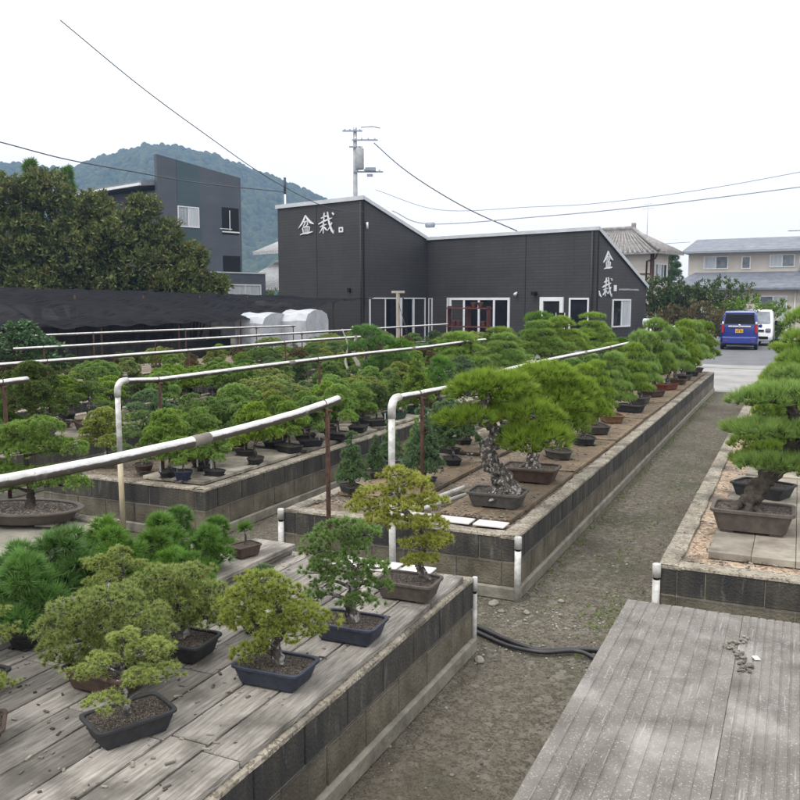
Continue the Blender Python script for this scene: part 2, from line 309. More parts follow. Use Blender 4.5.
def link(name, me, parent=None, label=None, cat=None, group=None, kind=None, loc=None, rz=None, scale=None):
    o = bpy.data.objects.new(name, me); COL.objects.link(o)
    if parent: o.parent = parent
    if label: o['label'] = label
    if cat: o['category'] = cat
    if group: o['group'] = group
    if kind: o['kind'] = kind
    if loc is not None: o.location = loc
    if rz is not None: o.rotation_euler = (0, 0, rz)
    if scale is not None: o.scale = scale
    return o
def empty(name, loc, rz=0, label=None, cat=None, group=None):
    return link(name, None, None, label, cat, group, None, loc, rz)

# ------------------------------------------------------------ ground, paving, hills
g = MB(); g.add([(-900,-40,0),(900,-40,0),(900,2500,0),(-900,2500,0)], [(0,1,2,3)])
g.build('ground', 'ground', kind='structure')
g = MB(); g.add([(-14,22.9,0.004),(6,22.9,0.004),(6,31,0.004),(-14,31,0.004)], [(0,1,2,3)])
g.build('concrete_apron', 'concrete', kind='structure')
g = MB(); g.add([(-24,31,0.006),(9,31,0.006),(9,58,0.006),(-24,58,0.006)], [(0,1,2,3)])
g.build('parking_asphalt', 'asphalt', kind='structure')
g = MB(); g.add([(-14,31.0,0.011),(6,31.0,0.011),(6,32.6,0.011),(-14,32.6,0.011)], [(0,1,2,3)])
g.build('pale_paving_strip', 'concrete', kind='structure')

def mountain():
    ridge = [(-1500,250,110),(-900,380,108),(-700,445,112),(-582,502,110),(-556,514,107),(-532,525,106),(-510,536,114),(-490,545,120),(-473,552,124),(-452,561,123),(-430,572,117),
             (-409,582,109),(-380,596,97),(-352,609,84),(-300,632,60),(-250,655,40),(-180,690,22),(-60,740,8)]
    xs = [r[0] for r in ridge]; ys = [r[1] for r in ridge]; zs = [r[2] for r in ridge]
    nx, ny = 1000, 330; x = np.linspace(-720, -150, nx); t = np.linspace(-0.12, 1.0, ny)
    ry = np.interp(x, xs, ys); rz = np.interp(x, xs, zs)
    rng = np.random.RandomState(3)
    X = np.repeat(x[:, None], ny, 1); T = np.repeat(t[None, :], nx, 0)
    # slope faces the camera: t = 0 at the ridge, 1 at the foot
    Y = ry[:, None] - T*210; X2 = X + T*95
    Z = rz[:, None]*(1 - np.clip(np.abs(T), 0, 1)**1.35) 
    for k in range(7):
        fx, fy, ph = rng.uniform(0.01, 0.05), rng.uniform(2, 7), rng.uniform(0, 6)
        Z += 2.2*np.sin(X*fx + T*fy + ph)*np.clip(T*4, 0, 1)*(1-np.clip(T,0,1))
    # tree crowns
    tone = np.zeros_like(Z); bump = np.zeros_like(Z)
    N = 42000; cx = rng.uniform(-720, -150, N); ct = rng.uniform(-0.1, 1.0, N); cr = 0.8 + 2.2*rng.rand(N)**2.4; tn = rng.rand(N)
    dx = x[1]-x[0]; dt = t[1]-t[0]; dy = dt*230
    for a, b, r, q in zip(cx, ct, cr, tn):
        i0 = int((a - x[0])/dx); j0 = int((b - t[0])/dt); w = int(r/dx)+1; h = int(r/dy)+1
        i1, i2, j1, j2 = max(0, i0-w), min(nx, i0+w+1), max(0, j0-h), min(ny, j0+h+1)
        if i1 >= i2 or j1 >= j2: continue
        sub = r*r - (X[i1:i2, j1:j2]-a)**2 - ((T[i1:i2, j1:j2]-b)*230)**2
        hgt = (np.sqrt(np.clip(sub, 0, None))*(0.8+0.5*q))*(1 if q < .8 else 1.35) + (sub > 0)*((q*7.3) % 1)*1.8
        bb = bump[i1:i2, j1:j2]; msk = hgt > bb; bb[msk] = hgt[msk]; tone[i1:i2, j1:j2][msk] = q
    Z = Z + bump - 3
    v = np.stack([X2, Y, Z], -1).reshape(-1, 3)
    idx = np.arange(nx*ny).reshape(nx, ny)
    f = np.stack([idx[:-1,:-1], idx[:-1,1:], idx[1:,1:], idx[1:,:-1]], -1).reshape(-1, 4)
    me = bpy.data.meshes.new('wooded_mountain'); me.vertices.add(len(v)); me.vertices.foreach_set('co', v.ravel())
    me.loops.add(len(f)*4); me.loops.foreach_set('vertex_index', f.ravel().astype(np.int32))
    me.polygons.add(len(f)); me.polygons.foreach_set('loop_start', np.arange(len(f), dtype=np.int32)*4)
    me.polygons.foreach_set('loop_total', np.full(len(f), 4, dtype=np.int32)); me.update(calc_edges=True)
    a = me.attributes.new('tone', 'FLOAT', 'POINT'); a.data.foreach_set('value', tone.ravel().astype(np.float32))
    me.materials.append(M['mountain']); link('wooded_mountain', me, kind='structure')
mountain()

# haze
hz = MB(); hz.box((-350, 360, 72), (1400, 880, 146))
hm = bpy.data.materials.new('haze'); hm.use_nodes = True; n = hm.node_tree.nodes; n.remove(n['Principled BSDF'])
pv = n.new('ShaderNodeVolumePrincipled'); pv.inputs['Color'].default_value = (0.36,0.58,1,1); pv.inputs['Density'].default_value = 0.00052; pv.inputs['Anisotropy'].default_value = 0.2
hm.node_tree.links.new(pv.outputs[0], n['Material Output'].inputs['Volume'])
hz.build('haze', hm, kind='stuff')

# ------------------------------------------------------------ raised beds
def bed(label, x0, x1, y0, y1, fill='fill', corners=(), cr=1.0):
    c = ((x0+x1)/2, (y0+y1)/2, 0); rr = random.Random(int(x0*100+y0*10))
    e = empty('raised_bed', c, 0, label, 'raised bed', 'concrete block raised beds')
    lx0, lx1, ly0, ly1 = x0-c[0], x1-c[0], y0-c[1], y1-c[1]
    b = MB(); T = 0.12
    def run(a0, a1, horiz, fixed, sgn):
        n = max(1, round((a1-a0)/0.40)); st = (a1-a0)/n
        for cz, off in ((0.198, 0), (0.396, 0.5)):
            k = -1 if off else 0
            while k < n:
                p0 = a0 + (k+off)*st; p1 = min(a1, p0+st); p0 = max(a0, p0)
                if p1 - p0 > 0.04:
                    m = (p0+p1)/2; ln = p1-p0-0.007; jig = rr.uniform(-0.002, 0.002)
                    d = (ln, T, 0.188) if horiz else (T, ln, 0.188)
                    cc = (m, fixed - sgn*(T/2+jig), cz) if horiz else (fixed - sgn*(T/2+jig), m, cz)
                    b.box(cc, d, bev=0.005, tone=rr.random())
                k += 1
    run(ly0, ly1, False, lx0, -1); run(ly0, ly1, False, lx1, 1)
    run(lx0+T, lx1-T, True, ly0, -1); run(lx0+T, lx1-T, True, ly1, 1)
    b.build('block_wall', 'block', e)
    m = MB()
    i = 0.012
    for (cx, cy, dx, dy) in ((lx0+T/2, 0, T-2*i, ly1-ly0-2*i), (lx1-T/2, 0, T-2*i, ly1-ly0-2*i), (0, ly0+T/2, lx1-lx0-2*T, T-2*i), (0, ly1-T/2, lx1-lx0-2*T, T-2*i)):
        m.box((cx, cy, 0.29), (dx+0.006, dy+0.006, 0.38))
    m.build('mortar', 'mortar', e)
    m = MB(); q = 0.025
    m.box((0, ly0+0.03, 0.05), (lx1-lx0+2*q, 0.06+2*q, 0.102), bev=0.01); m.box((0, ly1-0.03, 0.05), (lx1-lx0+2*q, 0.06+2*q, 0.102), bev=0.01)
    m.box((lx0+0.03, 0, 0.05), (0.06+2*q, ly1-ly0-0.12-2*q, 0.1), bev=0.01); m.box((lx1-0.03, 0, 0.05), (0.06+2*q, ly1-ly0-0.12-2*q, 0.1), bev=0.01)
    m.build('footing', 'mortar', e)
    # coping: rough mortar strip with uneven edges, subdivided
    m = MB()
    def strip(p, q2, w, inward):
        p, q2 = Vector(p), Vector(q2); n = max(2, int((q2-p).length/0.12)); vs = []; fs = []
        for k in range(n+1):
            o = p.lerp(q2, k/n); ji = rr.uniform(-0.005, 0.005); jw = 0.022*noise.noise(Vector((k*0.35, lx0, ly0+w*9))); jz = rr.uniform(-0.003, 0.004)
            vs += [o - inward*(0.004+ji*0.5) + Vector((0,0,0.487)), o - inward*(0.0+ji*0.5) + Vector((0,0,0.503+jz)), o + inward*0.02 + Vector((0,0,0.51+jz)),
                   o + inward*(w+jw) + Vector((0,0,0.506-jz)), o + inward*(w+jw+0.01) + Vector((0,0,0.47))]
            if k:
                for j in range(4): fs.append(((k-1)*5+j, k*5+j, k*5+j+1, (k-1)*5+j+1))
        m.add(vs, fs, smooth=False)
    w = 0.13
    strip((lx0,ly0,0), (lx0,ly1,0), w, Vector((1,0,0))); strip((lx1,ly1,0), (lx1,ly0,0), w, Vector((-1,0,0)))
    strip((lx1-w,ly0,0.001), (lx0+w,ly0,0.001), w, Vector((0,1,0))); strip((lx0+w,ly1,0.001), (lx1-w,ly1,0.001), w, Vector((0,-1,0)))
    for sx in (lx0+0.075, lx1-0.075):
        for sy in (ly0+0.075, ly1-0.075): m.box((sx, sy, 0.489), (0.15, 0.15, 0.030), bev=0.006)
    m.build('coping', 'coping', e)
    m = MB(); nx, ny = 14, max(4, int((ly1-ly0)/0.15)); vs = []; fs = []
    for a in range(nx+1):
        for k in range(ny+1):
            x = lx0+0.1 + (lx1-lx0-0.2)*a/nx; y = ly0+0.1 + (ly1-ly0-0.2)*k/ny
            vs.append((x, y, 0.484 + 0.006*noise.noise(Vector((x*6, y*6, x0)))))
    for a in range(nx):
        for k in range(ny): fs.append((a*(ny+1)+k, (a+1)*(ny+1)+k, (a+1)*(ny+1)+k+1, a*(ny+1)+k+1))
    m.add(vs, fs, smooth=True); m.build('gravel_fill', fill, e)
    for (cx, cy) in corners:
        p = MB(); X, Y = cx-c[0], cy-c[1]
        q_ = cr; p.tube([(X,Y,0),(X,Y,0.40)], 0.026*q_, 12); p.tube([(X,Y,0.40),(X,Y,0.418)], 0.021*q_, 12, 1); p.tube([(X,Y,0.418),(X,Y,0.508),(X,Y,0.512)], [0.029*q_,0.029*q_,0.024*q_], 12)
        p.build('corner_pipe', ['pvc','black'], e)
    return e
XA0, XA1 = -3.97, -1.87
bed('long block bed carrying the row of large bright pines beside the path', XA0, XA1, 6.18, 22.9, corners=((XA1+0.012, 6.165),(XA0-0.012, 6.165)))
bed('block bed with white pipe over it, left of the large pine bed', -7.15, -5.05, 6.5, 27)
bed('third block bed from the path, behind the crowded green juniper bed', -10.35, -8.25, 5.6, 28)
bed('fourth block bed from the path, mostly hidden under bonsai', -13.5, -11.4, 7, 30)
bed('fifth block bed from the path, nearest the black shade net', -16.7, -14.6, 9, 30)
bed('block bed at the left edge carrying the shallow oval tray', -7.1, -4.99, 1.2, 5.31, fill='mortar')
bed('foreground block bed under grey planks in bottom centre', XA0, -1.84, 0.9, 5.12, corners=((-1.832, 5.128),), cr=0.6)
bed('block bed on the right with tan chips and a huge pine', -0.79, 1.3, 5.93, 20.5, fill='chips', corners=((-0.80, 5.915),))
bed('block bed under the grooved brown slab at bottom right', -0.82, 1.3, 2.0, 5.05)

# boards, planks, slabs
def board(x0, x1, y0, y1, label, m='board', z=0.492, th=0.034, rz=0, group='boards laid on the beds', name='board'):
    b = MB(); rr = random.Random(int((x0+y0)*77)); n = max(1, int((x1-x0)/0.24)); w = (x1-x0)/n
    for k in range(n): b.box((x0 - (x0+x1)/2 + (k+0.5)*w, 0, th/2), (w-0.003, y1-y0 - rr.uniform(0, 0.012), th), bev=0.003, tone=rr.random())
    return b.build(name, m, loc=((x0+x1)/2, (y0+y1)/2, z), rz=rz, label=label, cat='board', group=group)
ORD = ['first','second','third','fourth','fifth','sixth','seventh','eighth','ninth','tenth','eleventh','twelfth','thirteenth','fourteenth','fifteenth','sixteenth',
       'seventeenth','eighteenth','nineteenth','twentieth','twenty-first','twenty-second','twenty-third','twenty-fourth','twenty-fifth','twenty-sixth','twenty-seventh','twenty-eighth','twenty-ninth','thirtieth',
       'thirty-first','thirty-second','thirty-third','thirty-fourth','thirty-fifth','thirty-sixth','thirty-seventh','thirty-eighth','thirty-ninth','fortieth']
y = 6.56
for k in range(7):
    board(-2.68, -2.04, y, y+2.15, f'{ORD[k]} brown board from the front under the large bright pines', rz=random.uniform(-0.012, 0.012)); y += 2.22
y = 6.9
for k in range(6):
    board(-3.82, -3.05, y, y+1.9, f'{ORD[k]} mossy board from the front under the small blue-green conifers', rz=random.uniform(-0.02, 0.02)); y += 2.5
y = 6.72
for k in range(8):
    board(-6.0, -5.24, y, y+1.85, f'{ORD[k]} pale board from the front along the edge of the juniper bed', 'boardpale', rz=random.uniform(-0.015, 0.015)); y += 2.0
y = 7.0
for k in range(5):
    board(-9.2, -8.5, y, y+2.6, f'{ORD[k]} pale board from the front on the third block bed', 'boardpale'); y += 3.3
board(-0.50, 0.9, 6.26, 9.2, 'broad pale board under the huge pine on the right bed', 'boardpale', th=0.05)
board(-0.42, 0.9, 9.35, 12.2, 'second broad board behind the huge pine on the right bed', 'boardpale', th=0.04)
for k, (xx, wd) in enumerate(((-2.95, 0.30), (-2.62, 0.30), (-2.29, 0.26))):
    board(xx, xx+wd, 6.33, 6.50, f'thin white slab at the front end of the pine bed, {ORD[k]} from the left', 'plaster', z=0.511, th=0.014, group='thin white slabs', name='slab')
for k, xx in enumerate((-2.75, -2.52, -2.28)):
    board(xx, xx+0.21, 4.86, 5.06, f'pale tile behind the blue pot, {ORD[k]} from the left', 'plaster', z=0.547, th=0.012, rz=0.05*k-0.06, group='pale tiles', name='tile')
e = empty('plank_deck', (-2.9, 3.0, 0.508), 0, 'weathered grey plank deck topping the foreground bed', 'plank deck')
rr = random.Random(5); x = -3.95
while x < -1.98:
    w = 0.19; y = 0.95 + rr.uniform(0, 0.5); y0 = 0.95
    while y0 < 5.0:
        y1 = min(y0 + rr.uniform(1.3, 2.4), 5.03 + rr.uniform(-0.03, 0.02))
        if y1 > 4.6: y1 = 5.03 + rr.uniform(-0.04, 0.02)
        b = MB(); b.box((x+w/2+2.9, (y0+y1)/2-3.0, 0.018+rr.uniform(-0.002,0.002)), (w-0.012, y1-y0-0.008, 0.034), bev=0.004, tone=rr.random(), rot=rr.uniform(-0.003,0.003))
        b.build('plank', 'wood', e); y0 = y1
    x += w
b = MB(); b.box((0,0,0.03), (0.30, 1.1, 0.05), bev=0.006, tone=0.3); b.box((0.02, -0.1, 0.07), (0.34, 1.25, 0.03), bev=0.004, tone=0.8)
b.build('step_plank', 'wood', loc=(-3.28, 4.42, 0.545), rz=-0.03, label='short raised plank under the round black pine pot at deck corner', cat='plank')
# grooved slab bottom right
def slab(x0, x1, y0, y1, pitch, label):
    b = MB(); n = int((x1-x0)/pitch); cx = (x0+x1)/2; vs = []; fs = []; prof = []
    for k in range(n):
        a = x0 + k*pitch - cx
        prof += [(a+0.004, 0.030), (a+pitch-0.008, 0.031), (a+pitch-0.005, 0.0265), (a+pitch-0.001, 0.0265)]
    prof = [(x0-cx, 0)] + [(x0-cx, 0.028)] + prof + [(x1-cx, 0.03), (x1-cx, 0)]
    ny = 24
    for j in range(ny+1):
        yy = y0 + (y1-y0)*j/ny - (y0+y1)/2
        for (px, pz) in prof: vs.append((px, yy + (0.006*noise.noise(Vector((px*9, yy, 0))) if j in (0, ny) else 0), pz))
    m = len(prof)
    for j in range(ny):
        for i in range(m-1): fs.append((j*m+i, j*m+i+1, (j+1)*m+i+1, (j+1)*m+i))
    fs.append(tuple(reversed(range(m)))); fs.append(tuple(range(ny*m, (ny+1)*m)))
    b.add(vs, [tuple(reversed(f)) for f in fs]); return b.build('grooved_slab', 'slab', loc=(cx, (y0+y1)/2, 0.512), label=label, cat='slab', group='grooved slabs')
slab(-0.84, -0.205, 2.05, 5.03, 0.064, 'brown grooved slab covered in pale scratches, left edge over the path')
slab(-0.203, 0.70, 2.05, 5.03, 0.042, 'brown grooved slab at the bottom right corner, beside the crack')
def chunk(rng, r, flat=0.5):
    pts = []
    for k in range(9):
        d = Vector((rng.gauss(0,1), rng.gauss(0,1), rng.gauss(0,1))).normalized(); pts.append((d.x*r*rng.uniform(.7,1.2), d.y*r*rng.uniform(.7,1.2), d.z*r*flat))
    return pts
b = MB(); rr = random.Random(4)
for k in range(90):
    q_ = rr.random(); cx, cy = -0.19 + 0.05*math.sin(q_*7) + rr.gauss(0, 0.012), 4.22 + 0.45*q_ + rr.gauss(0, 0.02); r = rr.uniform(0.003, 0.013)
    b.box((cx, cy, 0.548+r*0.2), (r*2, r*1.5, r*0.8), rot=rr.uniform(0,3), tone=rr.random(), bev=r*0.3)
b.box((-0.11, 4.42, 0.549), (0.03, 0.045, 0.008), 1, rot=0.4, bev=0.003)
b.build('crumbled_mortar', ['stone','plaster'], kind='stuff')

# ------------------------------------------------------------ irrigation pipes
def pipeline(label, X, pts, r=0.03, posts=(), riser=None, zb=0.5, mat_='pipe', inc=0.0):
    y0 = pts[0][0]; e = empty('irrigation_pipe', (X, y0, 0), 0, label, 'pipe', 'overhead irrigation pipes')
    P = []; n = 14
    for i in range(len(pts)-1):
        for k in range(n):
            t = k/n; a, b2 = pts[i], pts[i+1]; t2 = t
            P.append((0.012*noise.noise(Vector((a[0]+t, X, 3))), a[0]+(b2[0]-a[0])*t - y0, a[1]+(b2[1]-a[1])*t2))
    P.append((0, pts[-1][0]-y0, pts[-1][1]))
    # smooth z
    for _ in range(6):
        P = [P[0]] + [(P[i][0], P[i][1], (P[i-1][2]+2*P[i][2]+P[i+1][2])/4) for i in range(1, len(P)-1)] + [P[-1]]
    b = MB()
    if riser is not None: P = P[1:]
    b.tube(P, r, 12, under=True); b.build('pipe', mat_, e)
    zat = lambda y: float(np.interp(y-y0, [p[1] for p in P], [p[2] for p in P]))
    if riser is not None:
        z = pts[0][1]; b = MB()
        arc = [(0, 0.09 - 0.09*math.cos(t) - 0.045, z - 0.09 + 0.09*math.sin(t)) for t in [k*math.pi/2/6 for k in range(7)]]
        arc = [(0, -0.045, z-0.15)] + arc + [(0, 0.09, z)]
        b.tube(arc, r*1.16, 12); b.build('elbow', 'pvc', e)
        b = MB(); b.tube([(0,-0.045,z-0.14),(0,-0.045,0.72)], r*0.97, 12); b.build('riser', 'pvc', e)
        b = MB(); b.tube([(0.0,-0.045,0.72),(0.01,-0.045,0.0)], r*0.97, 12, tone=0); b.build('riser', 'yellowpvc' if riser == 'y' else 'pvc', e)
    for cy_ in ([3.72] if X == -2.9 and y0 < 2 else ([8.4, 12.6] if riser == 'w' else ([9.6, 13.5] if riser == 'y' else []))):
        b = MB(); k_ = min(range(len(P)), key=lambda q: abs(P[q][1] + y0 - cy_)); c0, c1 = Vector(P[max(k_-1, 0)]), Vector(P[k_]); d_ = (c1-c0).normalized()
        b.tube([c1 - d_*0.075, c1 - d_*0.07, c1 + d_*0.07, c1 + d_*0.075], [r*0.9, r*1.13, r*1.13, r*0.9], 12); b.build('coupling', 'stone', e)
    for (py, pz) in posts:
        b = MB(); dx = 0.045; z = zat(py)
        b.tube([(dx, py-y0, pz), (dx*0.9, py-y0, z - r)], 0.0165, 8, jit=0.2)
        b.tube([(dx-0.03, py-y0, z-r-0.008), (dx+0.03, py-y0, z-r-0.008)], 0.012, 6); b.build('post', 'rust', e)
        b = MB(); ring = [(1.12*r*math.cos(a), py-y0 + 0.02*math.sin(a*1.0), z + 1.12*r*math.sin(a)) for a in [k*math.pi/6 for k in range(13)]]
        b.tube(ring, 0.004, 5, cap=False); b.build('tie_wire', 'rust', e)
    return e
pipeline('near white pipe crossing the lower left, its capped end at centre', -2.9, [(0.9,1.60),(2.42,1.57),(2.97,1.555),(3.71,1.55),(4.3,1.56),(4.74,1.575),(5.24,1.61)], r=0.029, posts=((5.02, 0.3),(2.0,0.5)))
pipeline('white pipe with tall white riser over the large pine bed', -2.85, [(6.06,1.535),(6.4,1.525),(7.5,1.50),(8.2,1.52),(9.0,1.545),(11.2,1.54),(13.8,1.51),(17.5,1.50),(20.5,1.55),(23.3,1.65)], r=0.028, posts=((6.52,0.5),(10.5,0.5),(14.5,0.5),(18.5,0.5),(22,0.5)), riser='w')
pipeline('white pipe with yellowed riser over the crowded juniper bed', -5.97, [(6.43,1.515),(7.0,1.48),(8.8,1.49),(11.4,1.49),(14,1.47),(16.3,1.48),(17.2,1.47)], r=0.028, posts=((6.95,0.5),(10.2,0.5),(16.2,0.5)), riser='y')
pipeline('stub of white pipe at the left edge above the oval tray', -6.1, [(2.0,1.60),(4.2,1.585),(5.43,1.61)], r=0.028, posts=((5.15,0.5),(3,0.5)))
pipeline('white pipe over the third block bed', -9.3, [(5.7,1.48),(7.9,1.47),(12,1.45),(15.2,1.46),(17.9,1.44)], r=0.029, posts=((8.6,0.5),(11.6,0.5),(14.6,0.5),(17.6,0.5)))
pipeline('white pipe over the fourth block bed, second farthest', -12.5, [(10.88,1.44),(16,1.41),(23.4,1.38),(28,1.37),(31.5,1.36)], r=0.030, posts=((11.5,0.5),(14.5,0.5),(17.5,0.5),(20.5,0.5),(23.5,0.5),(27,0.5)))
pipeline('farthest and shortest-looking white pipe, nearest the black net', -15.7, [(9.5,1.51),(13.3,1.50),(18,1.48),(25.4,1.42)], r=0.030, posts=((12.5,0.5),(16,0.5),(19.5,0.5),(23,0.5),(25.2,0.5)))
# loose pipes lying on the pine bed and ground
for k, (p, q, r) in enumerate((((-2.98,6.45,0.525),(-2.82,7.55,0.525),0.024), ((-2.90,6.42,0.522),(-2.70,7.3,0.522),0.020))):
    c = Vector(p); b = MB(); b.tube([(0,0,0), tuple(Vector(q)-c)], r, 10)
    b.build('loose_pipe', 'pvc', loc=p, label=('thicker' if k == 0 else 'thinner') + ' loose grey pipe lying left of the front pine pot', cat='pipe', group='loose pipes')
def hose(pts, label, r=0.014):
    c = Vector(pts[0]); P = []
    v = [Vector(p)-c for p in pts]; v = [v[0]*2-v[1]] + v + [v[-1]*2-v[-2]]
    for i in range(1, len(v)-2):
        for k in range(8):
            t = k/8; a, b2, c2, d = v[i-1:i+3]
            P.append(0.5*((2*b2)+(c2-a)*t+(2*a-5*b2+4*c2-d)*t*t+(3*b2-a-3*c2+d)*t**3))
    P.append(v[-2]); b = MB(); b.tube(P, r, 8); b.build('hose', 'hose', loc=pts[0], label=label, cat='hose', group='black hoses')
hose([(-2.3,5.62,0.02),(-1.96,5.52,0.02),(-1.7,5.38,0.02),(-1.45,5.30,0.02),(-1.15,5.44,0.02),(-0.8,5.50,0.02)], 'upper black hose on the path beside the grooved slab', 0.017)
hose([(-2.3,5.55,0.018),(-1.96,5.44,0.018),(-1.65,5.28,0.02),(-1.4,5.25,0.03),(-1.2,5.36,0.03),(-1.0,5.26,0.018),(-0.8,5.2,0.018)], 'lower black hose splitting off beside the grooved slab', 0.015)
hose([(-5.0,6.05,0.02),(-4.7,6.3,0.02),(-4.3,6.55,0.02),(-4.05,7.2,0.02)], 'black hose on the ground between juniper bed and pine bed', 0.017)

# pebbles and weeds on the aisles
def scatter():
    b = MB(); rr = random.Random(11)
    for k in range(5200):
        if rr.random() < 0.6: x, y = rr.uniform(-4.4, -0.85), rr.uniform(5.1, 6.2)
        elif rr.random() < 0.75: x, y = rr.uniform(-1.85, -0.82), 6 + 12*rr.random()**2
        elif rr.random() < 0.5: x, y = rr.uniform(-5.02, -4.0), rr.uniform(1, 12)
        else: x, y = rr.uniform(-1.82, -0.85), rr.uniform(2, 5.5)
        r = 0.0028 + 0.009*rr.random()**4
        b.box((x, y, r*0.4), (r*2.2, r*1.6, r*1.1), rot=rr.uniform(0, 3.1), tone=rr.random(), bev=r*0.45)
    for cx, cy, s in ((-2.0,6.02,0.045),(-2.3,6.0,0.03),(-1.72,5.95,0.03),(-1.55,6.3,0.025),(-1.9,5.9,0.025),(-1.75,5.0,0.04),(-1.3,7.2,0.02)):
        b.box((cx, cy, s*0.3), (s*2, s*1.4, s), rot=rr.uniform(0,3), tone=0.9, bev=s*0.4)
    b.build('pebbles', 'stone', kind='stuff')
scatter()
def litter():
    b = MB(); rr = random.Random(12)
    for k in range(5200):
        q = rr.random()
        if q < 0.45: x, y, z = (rr.uniform(-3.9,-1.95), 6.52 + 12*rr.random()**2, 0.515 if rr.random() < 0.3 else 0.500)
        elif q < 0.62: x, y, z = (rr.uniform(-0.75, 0.3), 5.98 + 7*rr.random()**1.6, 0.506)
        elif q < 0.80: x, y, z = (rr.uniform(-3.85,-1.95), rr.uniform(1.2,4.98), 0.547)
        else: x, y, z = (rr.uniform(-7.0,-5.1), 6.55 + 8*rr.random()**1.5, 0.505)
        if q < 0.45 and -2.66 < x < -2.06 or -3.80 < x < -3.07 and q < .45: z = 0.529
        r = 0.003 + 0.008*rr.random()**2; a = rr.uniform(0, 3.14)
        b.box((x, y, z), (r*rr.uniform(1.5,5), r*1.2, r*0.7), rot=a, tone=rr.random(), mi=rr.choice((0,0,1,2)))
    b.build('fallen_litter', ['stone','coping','barkdark'], kind='stuff')
litter()

# ------------------------------------------------------------ foliage
RS = np.random.RandomState(21)
def nrm(a): return a/np.maximum(np.linalg.norm(a, axis=-1, keepdims=True), 1e-9)
def tri_mesh(name, V, F, tone, tip, matname):
    k = F.shape[1]; me = bpy.data.meshes.new(name); me.vertices.add(len(V)); me.vertices.foreach_set('co', V.astype(np.float32).ravel())
    me.loops.add(F.size); me.loops.foreach_set('vertex_index', F.astype(np.int32).ravel())
    me.polygons.add(len(F)); me.polygons.foreach_set('loop_start', np.arange(len(F), dtype=np.int32)*k)
    me.polygons.foreach_set('loop_total', np.full(len(F), k, dtype=np.int32)); me.update(calc_edges=True)
    for nme, arr in (('tone', tone), ('tip', tip)):
        a = me.attributes.new(nme, 'FLOAT', 'POINT'); a.data.foreach_set('value', arr.astype(np.float32).ravel())
    me.materials.append(M[matname]); return me
def needles(P, D, T, n, Ln, Wd, spread):
    N = len(P); p = np.repeat(P, n, 0); d = nrm(np.repeat(D, n, 0) + spread*RS.randn(N*n, 3))
    l = Ln*(0.7+0.5*RS.rand(N*n, 1)); s = nrm(np.cross(d, RS.randn(N*n, 3)))*Wd/2
    V = np.stack([p - s, p + s, p + d*l], 1).reshape(-1, 3)
    t = np.clip(np.repeat(T, n) + 0.18*RS.randn(N*n), 0, 1)
    tone = np.repeat(t, 3); tip = np.tile([0.15, 0.15, 1.0], N*n)
    return V, np.arange(len(V)).reshape(-1, 3), tone, tip
def leaves(P, D, T, Ln, Wd):
    N = len(P); d = nrm(D); s = nrm(np.cross(d, RS.randn(N, 3))); u = np.cross(s, d)
    l = Ln*(0.7+0.6*RS.rand(N, 1)); w = Wd*(0.8+0.4*RS.rand(N, 1))/2
    V = np.stack([P, P + d*l*0.5 + s*w + u*w*0.3, P + d*l - u*l*0.15, P + d*l*0.5 - s*w + u*w*0.3], 1).reshape(-1, 3)
    tipv = np.repeat((RS.rand(N) > 0.7)*RS.rand(N), 4)
    return V, np.arange(len(V)).reshape(-1, 4), np.repeat(np.clip(T, 0, 1), 4), tipv
SP = {  # tuft spacing, needles per tuft, length, width, spread
 'pine':  dict(sp=0.044, n=21, L=0.082, W=0.0062, s=0.33, mode='tuft'),
 'young': dict(sp=0.040, n=34, L=0.066, W=0.0048, s=0.55, mode='tuft'),
 'white': dict(sp=0.0290, n=46, L=0.026, W=0.0040, s=0.80, mode='tuft'),
 'jun':   dict(sp=0.048, n=6,  L=0.026, W=0.0085, s=0.60, mode='clump', rc=0.030, m=16),
 'cone':  dict(sp=0.046, n=8,  L=0.024, W=0.0060, s=0.65, mode='clump', rc=0.030, m=14),
 'leaf':  dict(sp=0.050, L=0.035, W=0.022, mode='leaf', m=16, rc=0.045),
}
def pad_points(c, rad, sp, under=0.35, lump=0.25):
    rx, ry, rz = rad; area = math.pi*rx*ry*1.25 + 2.2*rz*(rx+ry); n = max(6, int(area/(sp*sp)))
    u = RS.randn(n, 3); u = nrm(u); low = u[:, 2] < -under; u[low, 2] *= -1
    ph = RS.uniform(0, 6.28, 6); az = np.arctan2(u[:,1], u[:,0])
    edge = 1 + lump*(0.5*np.sin(2*az+ph[0]) + 0.5*np.sin(3*az+ph[1]) + 0.4*np.sin(5*az+ph[2])) + 0.10*RS.randn(n)
    zz = 1 + lump*0.8*(np.sin(4*u[:,0]*3+ph[3])*np.sin(3*u[:,1]*3+ph[4]))
    q = u.copy(); q[:, 0] *= rx*edge; q[:, 1] *= ry*edge; q[:, 2] *= rz*zz
    q[q[:, 2] < 0, 2] *= 0.5
    return q + np.array(c), u
